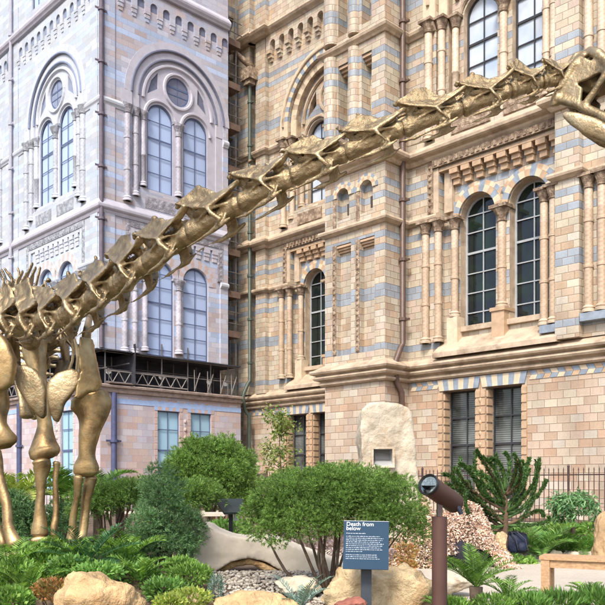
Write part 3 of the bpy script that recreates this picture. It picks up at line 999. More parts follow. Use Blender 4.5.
# corner piers of the print
for W, k, a, b in ((WR, 'wr', .16, .62), (WL, 'wl', -.7, -.16), (WL, 'wl', -8.1, -7.1)):
    mb = MB(); mb.wbox(W, a, b, .003, .16, 5.1, 25); mb.build('printed_pier', PAL[k]['small'], WRAP, uv=True)
pm = plain('printed_pipe_brown', (.13, .11, .14), .7, .15)
pm2 = plain('printed_pipe_grey', (.36, .36, .42), .75, .1)
pb = plain('printed_pipe_blue', (.065, .075, .15), .6, .15)
def ppipe(W, u, z0, z1, r, mat, R, n=.3):
    mb = MB(); mb.tube(W.p(u, n, z0), W.p(u, n, z1), r, seg=10)
    p = mb.build('printed_pipe', mat, R, smooth=True, angle=50)
    z = z0 + .9
    while z < z1:
        m2 = MB(); m2.lathe(W.p(u, n, z), [(r * 1.5, 0), (r * 1.5, .1)], 10)
        m2.wbox(W, u - r * 3, u + r * 3, n - .1, n, z + .02, z + .09)
        m2.build('pipe_bracket', mat, p); z += 2.0
ppipe(WR, .0, 5.1, 25, .085, pm, WRAP)
ppipe(WL, -7.6, 5.1, 25, .07, pm2, WRAP, .6)
ppipe(WR, .55, -1.4, 3.42, .11, pb, HOARD)
ppipe(WL, -6.9, -1.4, 3.42, .11, pb, HOARD)

# the tower's own wall, seen through the gap and the open deck
TOW = root('museum_tower', (-7.0, 33.0, 0), 'shadowed brick tower wall showing in the narrow gap behind the scaffold poles', 'museum tower')
mb = MB()
tw = WF(W0, EB, NB, 1.0, -1.6)
tl = WF(W0, EA, NA, 1.0, -1.6)
hs = []
z = 5.3
while z < 22:
    hs.append(rect(7.15, 7.85, z, z + 2.2)); z += 2.8
layer(mb, tw, rect(1.6, 8.6, 3.2, 25), hs, 0, .3)
layer(mb, tl, rect(-16, -1.6, 3.2, 25), [], 0, 0)
layer(mb, tw, rect(6.0, 8.6, -1.4, 3.2), [], 0, 0)
mb.build('wall', PAL['real']['small'], TOW, uv=True)
for h in hs:
    window(tw, h, -.25, TOW, PAL['real'], 'glassL', 1, (h[0][1] + .7, h[0][1] + 1.4), name='window', fmat='frame2')
mb = MB(); mb.add([tl.p(-16, 0, 24.9), tw.p(1.6, 0, 24.9), tw.p(8.6, 0, 24.9), tl.p(-16, -9, 24.9)], [(0, 1, 2, 3)]); mb.build('roof', PR['trim'], TOW)

SCAF = root('scaffold', (-7.75, 30.8, EZ + 3.76), 'steel tube scaffold with a lattice beam and timber boards round the sheeted tower', 'scaffold')
steel = plain('galvanised_tube', (.16, .15, .15), .45, .2, 5, .1, metal=.4)
steelp = plain('painted_lattice', (.22, .20, .19), .5, .15, 5, .1)
board = plain('scaffold_board', (.13, .085, .065), .8, .25, 4, .4)
deck_dark = plain('deck_dark_sheet', (.035, .035, .045), .9, .5, 2.0, .6, 9)  # near-black tone carrying the shade of the open deck
WR1, WL1 = WF(W0, EB, NB), WF(W0, EA, NA)
for W, us in ((WR1, [.3, 1.6, 2.9, 4.2, 5.4, 6.35]), (WL1, [-1.2, -2.8, -4.4, -6, -7.6, -9.2, -11, -13])):
    for i, u in enumerate(us):
        for n in (-.15, -1.2):
            top = 22 if (W is WR1 and u > 6) else 5.6
            mb = MB(); mb.tube(W.p(u, n, 3.77), W.p(u, n, top), .028, seg=6); mb.build('scaffold_tube', steel, SCAF)
for W, a, b in ((WR1, -.2, 6.9), (WL1, -14, .2)):
    for n, z in ((-.12, 5.02), (-.16, 4.35), (-1.15, 4.6), (-1.15, 5.3)):
        mb = MB(); mb.tube(W.p(a, n, z), W.p(b, n, z), .026, seg=6); mb.build('scaffold_tube', steel, SCAF)
    mb = MB(); mb.wbox(W, a, b, -1.3, .08, 5.02, 5.07); mb.build('boarding', deck_dark, SCAF)
    mb = MB(); mb.wbox(W, a, b, -1.35, -.3, 3.765, 3.80); mb.build('boarding', board, SCAF)
    mb = MB(); mb.wbox(W, a, b, -1.45, -1.42, 3.8, 5.4); mb.build('deck_dark_sheet', deck_dark, SCAF)  # dark sheet: deep shade inside the open deck put into its colour
# lattice beam
for W, a, b in ((WR1, .3, 4.1), (WL1, -12, -.5)):
    mb = MB()
    for z in (3.84, 4.28): mb.tube(W.p(a, -.05, z), W.p(b, -.05, z), .028, seg=6)
    u = a; k = 0
    while u < b - .2:
        mb.tube(W.p(u, -.05, 3.84 if k % 2 else 4.28), W.p(u + .27, -.05, 4.28 if k % 2 else 3.84), .02, seg=6); u += .27; k += 1
    mb.build('lattice_beam', steelp, SCAF)
mb = MB()
for u in (4.5, 5.2, 5.9, 6.5):
    mb.tube(WR1.p(u, -.1, 3.8), WR1.p(u + .3, -.1, 4.6), .02, seg=6); mb.tube(WR1.p(u + .02, -.1, 3.8), WR1.p(u, -.1, 4.7), .02, seg=6)
mb.build('lattice_beam', steelp, SCAF)
# boards and rails filling the tall narrow gap
for z in (6.35, 8.1, 9.95, 11.8, 13.6, 15.5, 17.3, 19.2):
    mb = MB(); mb.wbox(WR1, 6.28, 7.0, -1.3, -.1, z, z + .05); mb.wbox(WR1, 6.28, 6.98, -.1, -.06, z - .02, z + .26); mb.build('boarding', board, SCAF)
    for dz in (.6, 1.1):
        mb = MB(); mb.tube(WR1.p(6.2, -.1, z + dz), WR1.p(7.1, -.1, z + dz - .02), .022, seg=6); mb.build('scaffold_tube', steel, SCAF)
mb = MB(); mb.tube(WR1.p(6.85, -.2, 3.8), WR1.p(6.85, -.2, 22), .024, seg=6); mb.build('scaffold_tube', steel, SCAF)
# floodlamps standing on the deck
lampm = plain('lamp_housing', (.55, .56, .55), .4, .1)
for i, (u, lb) in enumerate(((.55, 'small pale floodlamp at the left end of the scaffold deck, beside the golden shoulder bone'), (3.0, 'small pale floodlamp over the middle of the lattice beam on the deck'), (5.45, 'small pale floodlamp on the deck right of the lattice beam'), (6.35, 'small pale floodlamp at the right end of the scaffold deck by the brick corner'))):
    p = WR1.p(u, -.3, 3.80)
    lr = root('floodlamp', p, lb, 'floodlamp', 'floodlamps on the scaffold deck')
    mb = MB(); mb.tube(p, p + Vector((0, 0, .42)), .02, seg=6); mb.lathe(p, [(.12, 0), (.10, .03)], 8); mb.build('stand', steel, lr)
    mb = MB(); mb.loft([p + Vector((0, .08, .5)), p + Vector((0, 0, .5)), p + Vector((0, -.08, .48))], [.05, .09, .12], 10); mb.build('lamp_head', lampm, lr, smooth=True, angle=40)
# ------------------------------------------------------------------ bronze sauropod skeleton
def bronze_mat(name, cols, metal, bmp, pat):
    m, nt, B = new_mat(name); t = NT(nt)
    ob = t.coord('Object')
    n1 = t.noise(2.2, ob, 6, 0.62, 0.5)
    n2 = t.noise(14, ob, 5, 0.6)
    c = t.ramp(n1, list(zip((.30, .43, .56, .75), cols)))
    c = t.mix(t.ramp(n2, [(0.50, 0.0), (0.72, pat)]), c, (.20, .205, .13))
    t.l(c, B.inputs['Base Color'])
    B.inputs['Metallic'].default_value = metal
    t.l(t.ramp(n2, [(0.3, 0.30), (0.75, 0.55)]), B.inputs['Roughness'])
    t.bump(t.m('ADD', t.noise(9, ob, 4, .6), t.m('MULTIPLY', t.noise(45, ob, 3, .6), .35)), bmp, 0.03, B)
    return m
BRONZE = bronze_mat('bronze', [(.085, .062, .036), (.21, .15, .08), (.35, .26, .145), (.50, .41, .27)], 0.62, .45, .6)
GOLD = bronze_mat('polished_bronze', [(.10, .065, .03), (.24, .155, .068), (.39, .27, .125), (.53, .40, .22)], 0.72, .2, .5)

def remesh(mb, vox, smooth_it=4, name='tmp'):
    o = mb.build(name, BRONZE)
    md = o.modifiers.new('r', 'REMESH'); md.mode = 'VOXEL'; md.voxel_size = vox; md.use_smooth_shade = True
    ms = o.modifiers.new('s', 'SMOOTH'); ms.iterations = smooth_it; ms.factor = 0.5
    dg = bpy.context.evaluated_depsgraph_get()
    me = bpy.data.meshes.new_from_object(o.evaluated_get(dg))
    me.name = name
    bpy.data.objects.remove(o)
    if not me.materials: me.materials.append(BRONZE)
    me.polygons.foreach_set('use_smooth', [True] * len(me.polygons))
    return me

def sheet(mb, pts, t):
    """thick flat sheet through coplanar-ish points"""
    pts = [Vector(p) for p in pts]
    n = (pts[1] - pts[0]).cross(pts[2] - pts[0]).normalized() * t * 0.5
    k = len(pts)
    mb.add([p + n for p in pts] + [p - n for p in pts], [tuple(range(k)), tuple(range(2 * k - 1, k - 1, -1))] + [(i, i + k, (i + 1) % k + k, (i + 1) % k) for i in range(k)])

DINO = root('dinosaur_skeleton', (-3.0, 9.6, 0.45), 'bronze long-necked dinosaur skeleton striding over the garden, neck stretched up to the right', 'dinosaur skeleton')
DO = Vector((-3.0, 9.6, 0.45))
def dpart(me, name, M=None, parent=None, copyname=None):
    o = bpy.data.objects.new(name, me); COL.objects.link(o)
    o.parent = parent or DINO
    ORG[o.name] = DO
    if M is not None:
        o.matrix_local = Matrix.Translation(-DO) @ M
    return o

def cervical(seed):
    r = random.Random(seed)
    j = lambda a: a * r.uniform(.80, 1.18)
    mb = MB()
    mb.loft([(-.5, 0, 0), (-.44, 0, 0), (-.3, 0, .01), (-.05, 0, .02), (.25, 0, .02), (.42, 0, .01), (.52, 0, 0)], [(.16, .15), (.18, .17), (.155, .145), (.14, .14), (.14, .14), (.145, .145), (.08, .08)], 14)
    mb.loft([(-.4, 0, .13), (0, 0, .17), (.42, 0, .16)], [(.09, .09), (.07, .08), (.085, .08)], 10)
    for s in (-1, 1):
        dia = (.06, s * .27, .06)
        pre = (.62, s * .17, j(.26)); post = (-.52, s * .20, j(.37)); top = (-.14, s * .11, j(.50)); mid = (.08, s * .13, .27)
        para = (.20, s * .20, -.16)
        # zygapophyses
        mb.loft([(.25, s * .11, .20), (.45, s * .15, .22), pre], [(.05, .045), (.05, .035), (.055, .02)], 8)
        mb.loft([(-.15, s * .11, .26), (-.35, s * .16, .31), post], [(.05, .045), (.05, .035), (.07, .02)], 8)
        # laminae
        sheet(mb, [dia, pre, (.3, s * .10, .16), (.05, s * .08, .12)], .028)
        sheet(mb, [mid, pre, dia], .026)
        sheet(mb, [dia, mid, post], .026)
        sheet(mb, [mid, top, post], .03)
        sheet(mb, [top, mid, (.22, s * .10, .24), (.02, s * .09, j(.46))], .03)
        sheet(mb, [dia, (-.12, s * .08, .08), (-.38, s * .10, .10), (-.25, s * .18, .18)], .026)
        sheet(mb, [dia, (.06, s * .07, .05), (.18, s * .10, -.02), para], .03)
        sheet(mb, [dia, (-.30, s * .10, .12), (-.38, s * .11, .26), (-.15, s * .16, .24)], .024)
        sheet(mb, [post, (-.38, s * .10, .14), (-.2, s * .09, .12), (-.05, s * .12, .24)], .026)
        sheet(mb, [(-.05, s * .03, .2), (-.05, s * .2, .2), (.06, s * .2, .1), (.02, s * .05, .08)], .024)
        for a, b in ((dia, pre), (dia, post), (post, top), (top, mid), (mid, pre), (mid, dia)):
            mb.loft([a, ((a[0] + b[0]) / 2, (a[1] + b[1]) / 2, (a[2] + b[2]) / 2 - .012), b], [.026, .019, .026], 6)
        # rib
        mb.loft([dia, (.12, s * .26, -.05), para, (.1, s * .17, -.24)], [.03, .026, .035, .03], 6)
        mb.loft([(.36, s * .16, -.2), (.15, s * .17, -.235), (-.1, s * .16, -.25), (-.38, s * .145, j(-.26)), (-.6, s * .14, -.245)], [(.012, .016), (.03, .045), (.024, .03), (.014, .018), (.006, .007)], 8)
        sheet(mb, [(.26, s * .10, -.06), (.08, s * .09, -.06), (.04, s * .15, -.22), (.24, s * .16, -.2)], .028)
    # extra struts and knobs
    for s in (-1, 1):
        mb.loft([(-.32, s * .12, .02), (-.1, s * .17, .05), (.08, s * .24, .05)], [.03, .022, .03], 6)
        mb.loft([(.4, s * .11, .02), (.22, s * .17, .05), (.07, s * .25, .05)], [.03, .022, .03], 6)
        mb.loft([(-.5, s * .20, .36), (-.56, s * .2, .385)], [.045, .02], 6)
        mb.loft([(-.14, s * .11, .48), (-.17, s * .115, .53)], [.045, .025], 6)
    me = remesh(mb, .0145, 2, 'cervical_vertebra')
    o3 = Vector((seed * 7.3, 0, 0))
    nl = [v.normal.copy() for v in me.vertices]
    for v, nv in zip(me.vertices, nl):
        q = v.co.copy()
        v.co = q + nv * (noise.noise(q * 5 + o3) * .022 + noise.noise(q * 14 + o3) * .007)
    return me
CERV = [cervical(i) for i in range(6)]

# neck axis: place in the photograph and distance
NECK = [(8, 322, 9.75), (28, 321, 9.4), (48, 320, 8.95), (69, 316, 8.45), (95, 300, 7.95), (122, 283, 7.4), (150, 262, 6.9), (192, 233, 6.42), (243, 203, 6.08), (293, 177, 5.83), (348, 153, 5.65), (404, 129, 5.52), (463, 108, 5.45), (511, 91, 5.4), (543, 82, 5.4), (569, 78, 5.4)]
NP = [at(*p) for p in NECK]
hs = [.86, .84, .80, .76, .70, .64, .57, .53, .49, .45, .42, .39, .36, .33, .30]
for i in range(len(NP) - 1):
    a, b = NP[i], NP[i + 1]
    x = (b - a); L = x.length; x.normalize()
    up = Vector((0, 0, 1)) - x * x.z; up.normalize()
    y = up.cross(x)
    h = hs[i]
    M = Matrix((( x.x * L * 1.02, y.x * h, up.x * h, 0), (x.y * L * 1.02, y.y * h, up.y * h, 0), (x.z * L * 1.02, y.z * h, up.z * h, 0), (0, 0, 0, 1)))
    M.translation = (a + b) / 2
    dpart(CERV[i % 6], 'cervical_vertebra', M)

def dorsal(spine, seed):
    r = random.Random(seed)
    mb = MB()
    mb.loft([(-.15, 0, 0), (-.12, 0, 0), (0, 0, .01), (.12, 0, 0), (.16, 0, 0)], [(.14, .15), (.15, .16), (.105, .12), (.15, .16), (.09, .1)], 14)
    mb.loft([(0, 0, .1), (0, 0, .36)], [(.08, .11), (.05, .07)], 10, up=(1, 0, 0))
    for s in (-1, 1):
        tip = (-.02, s * .42, .34)
        mb.loft([(0, s * .05, .28), (-.01, s * .22, .33), tip], [(.05, .05), (.035, .03), (.045, .045)], 8)
        sheet(mb, [(0, s * .05, .12), (-.01, s * .34, .31), (0, s * .05, .34)], .03)
        sheet(mb, [(0, s * .08, .5 * spine + .2), tip, (0, s * .04, .3)], .028)
        mb.loft([(-.02, s * .03, .3), (-.06, s * .08, .3 + spine * .5), (-.10 + r.uniform(-.05, .05), s * (.13 + r.uniform(-.04, .05)), .3 + spine * r.uniform(.75, 1.02))], [(.03, .10), (.014, .085), (.018, .05)], 8, up=(1, 0, 0))
        mb.loft([(.06, s * .08, .2), (.14, s * .11, .28), (.2, s * .12, .33)], [.04, .03, .025], 6)
        mb.loft([(-.06, s * .08, .25), (-.16, s * .11, .36), (-.2, s * .11, .38)], [.04, .03, .03], 6)
        sheet(mb, [(.16, s * .1, .30), (-.02, s * .07, .3 + spine * .6), (-.02, s * .04, .28)], .022)
    return remesh(mb, .016, 2, 'dorsal_vertebra')
DORS = [dorsal(.42, 1), dorsal(.58, 2), dorsal(.72, 3), dorsal(.66, 4), dorsal(.70, 5)]
HIP = Vector((-4.10, 12.5, 3.30))
SHO = NP[0]
AX = (SHO - HIP); AXL = AX.length; AX.normalize()
LAT = Vector((AX.y, -AX.x, 0)).normalized() * -1
LAT = Vector((-AX.y, AX.x, 0)).normalized()          # the animal's left
if LAT.x < 0: LAT = -LAT
def frameM(p, x, s=1.0, up=Vector((0, 0, 1))):
    x = x.normalized(); u = (up - x * up.dot(x)).normalized(); y = u.cross(x)
    return Matrix(((x.x * s, y.x * s, u.x * s, p.x), (x.y * s, y.y * s, u.y * s, p.y), (x.z * s, y.z * s, u.z * s, p.z), (0, 0, 0, 1)))
spinep = []
NB_D = 9
for i in range(NB_D):
    f = (i + .4) / NB_D
    p = SHO.lerp(HIP, f) + Vector((0, 0, .16 * math.sin(PI * f)))
    spinep.append(p)
    dpart(DORS[0 if i < 2 else 1 if i < 4 else 2 + i % 3], 'dorsal_vertebra', frameM(p, AX, 1.0))
# sacrum and the root of the tail
for i in range(9):
    p = HIP - AX * (.15 + i * .27) + Vector((-.05 * i, 0, -.03 * i * i * .35))
    k = 1.0 - i * .06
    dpart(DORS[2 if i < 4 else 1], 'caudal_vertebra' if i > 2 else 'sacral_vertebra', frameM(p, AX, k))

def rib_bm(p, s, size, drop):
    mb = MB()
    base = p + Vector((0, 0, .30)) + LAT * (s * .38)
    pts = []
    for j in range(9):
        a = j / 8
        pts.append(base + LAT * (s * size * math.sin(a * 2.5) * .55) + Vector((0, 0, -drop * a ** 1.1)) - AX * (.12 * a))
    mb.loft(pts, [(.05, .03), (.042, .028), (.036, .026), (.034, .024), (.034, .022), (.034, .02), (.032, .018), (.028, .016), (.018, .01)], 8, up=LAT)
    return mb
for i in range(1, NB_D):
    if i in (2, 5): continue
    for s in (-1, 1):
        rib_bm(spinep[i], s, .62, .95 + .25 * math.sin(PI * i / 10)).build('rib', BRONZE, DINO, smooth=True)

def limb(name, rows, seg=16, ratio=.7, parent=None, vox=None):
    """rows: (x, y, width in pixels, distance[, depth/width])"""
    mb = MB()
    pts, rr = [], []
    for r in rows:
        x, y, w, Y = r[:4]
        k = r[4] if len(r) > 4 else ratio
        pts.append(at(x, y, Y)); ww = w / F * Y / 2
        rr.append((ww, ww * k))
    # subdivide smoothly
    P2, R2 = [], []
    n = len(pts)
    for i in range(n - 1):
        p0, p1, p2, p3 = pts[max(i - 1, 0)], pts[i], pts[i + 1], pts[min(i + 2, n - 1)]
        q0, q1, q2, q3 = rr[max(i - 1, 0)], rr[i], rr[i + 1], rr[min(i + 2, n - 1)]
        for k in range(4):
            t = k / 4
            def cr(a, b, c, d): return 0.5 * ((2 * b) + (c - a) * t + (2 * a - 5 * b + 4 * c - d) * t * t + (3 * b - a - 3 * c + d) * t ** 3)
            P2.append(Vector([cr(p0[m], p1[m], p2[m], p3[m]) for m in range(3)]))
            R2.append((max(cr(q0[0], q1[0], q2[0], q3[0]), .008), max(cr(q0[1], q1[1], q2[1], q3[1]), .008)))
    P2.append(pts[-1]); R2.append(rr[-1])
    # rounded ends
    d0 = (P2[0] - P2[1]).normalized(); d1 = (P2[-1] - P2[-2]).normalized()
    P2 = [P2[0] + d0 * R2[0][1] * .55] + P2 + [P2[-1] + d1 * R2[-1][1] * .55]
    R2 = [(R2[0][0] * .55, R2[0][1] * .45)] + R2 + [(R2[-1][0] * .55, R2[-1][1] * .45)]
    mb.loft(P2, R2, seg, up=(0, 1, 0))
    for i, v in enumerate(mb.v):
        q = Vector(v); nn = noise.noise(q * 4) * .024 + noise.noise(q * 11) * .007
        mb.v[i] = tuple(q + Vector((nn, nn * .6, nn * .5)))
    return mb.build(name, GOLD, parent or DINO, smooth=True)

# left foreleg (nearest, at the right)
limb('humerus', [(88, 395, 34, 9.05, .42), (91, 405, 41, 9.05, .38), (92, 416, 33, 9.05, .5), (90, 430, 22, 9.05, .75), (88, 445, 17.5, 9.05, .85), (87, 457, 19, 9.05, .8), (86, 466, 26, 9.05, .6), (86, 473, 26, 9.05, .5)])
limb('radius', [(79, 477, 11, 8.95), (78, 484, 9, 8.95), (75, 505, 7.2, 8.98), (72, 525, 7.5, 9.0), (70.5, 541, 11, 9.0)])
limb('ulna', [(91.5, 477, 13, 9.1), (89.5, 486, 11, 9.1), (85, 508, 9.5, 9.1), (82, 527, 8.5, 9.08), (80, 543, 10, 9.05)])
# right foreleg (at the left edge), reaching forward
limb('humerus', [(-7, 392, 34, 8.9, .42), (-5, 405, 30, 8.9, .5), (-3, 420, 22, 8.85, .75), (-1, 432, 25, 8.8, .7), (2, 441, 31, 8.8, .55), (3, 445, 29, 8.8, .5)])
limb('radius', [(-6, 452, 14, 8.7), (-2, 475, 11, 8.6), (5, 505, 10, 8.5), (10, 530, 12, 8.45), (14, 545, 15, 8.4)])
limb('ulna', [(-20, 454, 16, 8.8), (-14, 485, 12, 8.7), (-5, 520, 10, 8.6), (3, 545, 11, 8.5)])
# left hind leg, seen between the forelegs
limb('femur', [(36, 338, 22, 11.7, .6), (35, 352, 24, 11.7, .55), (38, 375, 16, 11.6, .75), (43, 400, 14, 11.55, .85), (45, 422, 15, 11.5, .85), (44.5, 438, 21, 11.5, .75), (44.5, 450, 31, 11.45, .6), (44.5, 455, 30, 11.4, .5)])
limb('tibia', [(41.5, 461, 18, 11.4), (42, 468, 15, 11.4), (40, 490, 9.5, 11.4), (40, 512, 11, 11.4), (40, 528, 16.5, 11.4), (40, 534, 17, 11.4)])
limb('fibula', [(55.5, 463, 8, 11.45), (55.5, 475, 6.2, 11.45), (55.5, 505, 6, 11.45), (54.5, 530, 7.5, 11.4), (54.8, 540, 9, 11.4)])
limb('ankle_bone', [(33, 540.5, 6, 11.35), (40, 540, 8.5, 11.35), (49, 540.5, 6, 11.35)])
# right hind leg (outside the frame)
limb('femur', [(-52, 338, 22, 12.3, .6), (-50, 360, 20, 12.2, .55), (-45, 400, 15, 12.1, .85), (-42, 438, 22, 12.0, .75), (-42, 450, 30, 12.0, .5)])
limb('tibia', [(-43, 457, 18, 12.0), (-44, 490, 10, 12.1), (-46, 530, 16, 12.2)])
limb('fibula', [(-30, 459, 8, 12.0), (-30, 500, 6, 12.1), (-33, 532, 8, 12.2)])

def foot(cx, cy, Y, w, n, ln=.24):
    """toes: short bones standing in a half ring, each ending in a rounded tip"""
    for i in range(n):
        a = (i / (n - 1) - .5) * 2.2
        p = at(cx, cy, Y) + Vector((math.sin(a) * w, -math.cos(a) * w * .6, 0))
        q = p + Vector((math.sin(a) * .07, -math.cos(a) * .05, -ln))
        mb = MB()
        mb.loft([p, p.lerp(q, .2), p.lerp(q, .6), q, q + Vector((math.sin(a) * .05, -.07, -.04))], [.035, .04, .028, .038, .02], 8)
        mb.build('toe_bone', BRONZE, DINO, smooth=True)
foot(75, 548, 9.0, .10, 5)
foot(12, 552, 8.4, .10, 5)
foot(43, 547, 11.35, .13, 5, .16)
foot(-42, 537, 12.1, .13, 5, .16)

def plate(name, outline, Y, th, hole=None, tilt=0.0, bulge=.05, vox=.018):
    """flat bone: outline in the photograph, real distance and thickness; the middle is bowed"""
    cx = sum(p[0] for p in outline) / len(outline); cy = sum(p[1] for p in outline) / len(outline)
    # refine outline
    pts = [(cx + (p[0] - cx), cy + (p[1] - cy)) for p in outline]
    loops = [pts]
    if hole: loops.append([(hole[0] + hole[2] * math.cos(a * PI / 4), hole[1] + hole[2] * math.sin(a * PI / 4)) for a in range(8)])
    flat = [p for L in loops for p in L]
    mb = MB()
    tris = tessellate_polygon([[Vector((p[0], p[1], 0)) for p in L] for L in loops])
    k = len(flat)
    Yp = lambda p: Y + tilt * (p[0] - cx)
    fr = [at(p[0], p[1], Yp(p)) for p in flat]
    bk = [q + Vector((0, th, 0)) for q in fr]
    fs = [tuple(t) for t in tris] + [tuple(i + k for i in reversed(t)) for t in tris]
    o = 0
    for L in loops:
        m = len(L)
        fs += [(o + i, o + (i + 1) % m, o + (i + 1) % m + k, o + i + k) for i in range(m)]
        o += m
    mb.add(fr + bk, fs)
    me = remesh(mb, vox, 3, name)
    c = at(cx, cy, Y); R_ = max((Vector((v.co.x, 0, v.co.z)) - Vector((c.x, 0, c.z))).length for v in me.vertices)
    for v in me.vertices:
        d = (Vector((v.co.x, 0, v.co.z)) - Vector((c.x, 0, c.z))).length / R_
        v.co.y -= bulge * (1 - d * d) + noise.noise(v.co * 4) * .012
        v.co -= DO
    me.materials.clear(); me.materials.append(BRONZE if name == 'sternal_plate' else GOLD)  # sternal plates take the darker bronze, their shade put into the colour
    o_ = bpy.data.objects.new(name, me); COL.objects.link(o_); o_.parent = DINO; ORG[o_.name] = DO
    return o_
plate('sternal_plate', [(13, 367), (23.6, 364), (35.5, 369), (43, 379), (46, 391), (45.5, 402), (45, 414), (41, 419), (36, 415), (26, 402), (17, 387), (13, 375)], 8.75, .09, bulge=.04)
plate('sternal_plate', [(48, 381), (57, 372.5), (71, 368), (80, 372), (80.5, 382), (73, 393), (65, 404), (61.5, 415), (57, 423), (52.5, 420), (49.5, 411), (47.5, 400), (47, 390)], 8.75, .07, bulge=.04)
plate('coracoid', [(79, 336), (91, 338), (94.5, 354), (98, 370), (101, 384), (96, 391), (86, 393), (79, 399), (74, 398), (76, 388), (80.5, 372), (78, 354)], 8.7, .12, hole=(89.5, 369, 1.6), bulge=.04, tilt=.006)
plate('coracoid', [(-16, 330), (0, 333), (9, 343), (16, 359), (15, 372), (12, 384), (4, 390), (-12, 392), (-24, 380), (-22, 350)], 8.55, .12, bulge=.08)
# shoulder blades running up and back
for s, c, q in ((1, (86, 342, 8.85), (92, 300, 10.2)), (-1, (-8, 336, 8.7), (-40, 300, 10.3))):
    a, b = at(*c), at(*q)
    mb = MB()
    mb.loft([a, a.lerp(b, .2), a.lerp(b, .5), a.lerp(b, .8), b], [(.05, .17), (.045, .13), (.035, .09), (.035, .13), (.025, .16)], 12, up=(0, 0, 1))
    mb.build('shoulder_blade', BRONZE, DINO, smooth=True)
# pelvis
for s in (-1, 1):
    c = HIP + LAT * (s * .38)
    mb = MB()
    mb.loft([c + AX * .55 + Vector((0, 0, .15)), c + AX * .3 + Vector((0, 0, .28)), c + Vector((0, 0, .25)), c - AX * .3 + Vector((0, 0, .2)), c - AX * .5 + Vector((0, 0, .05))], [(.04, .05), (.05, .18), (.06, .28), (.05, .18), (.04, .05)], 12, up=(0, 0, 1))
    mb.build('ilium', BRONZE, DINO, smooth=True)
    mb = MB()
    a = c + Vector((0, 0, -.05)); b = c + AX * .55 - LAT * (s * .28) + Vector((0, 0, -.95))
    mb.loft([a, a.lerp(b, .3), a.lerp(b, .7), b], [(.12, .06), (.07, .045), (.06, .04), (.11, .06)], 10)
    mb.build('pubis', BRONZE, DINO, smooth=True)
    mb = MB()
    b = c - AX * .6 - LAT * (s * .25) + Vector((0, 0, -.8))
    mb.loft([a, a.lerp(b, .3), a.lerp(b, .7), b], [(.1, .06), (.05, .045), (.045, .04), (.08, .05)], 10)
    mb.build('ischium', BRONZE, DINO, smooth=True)

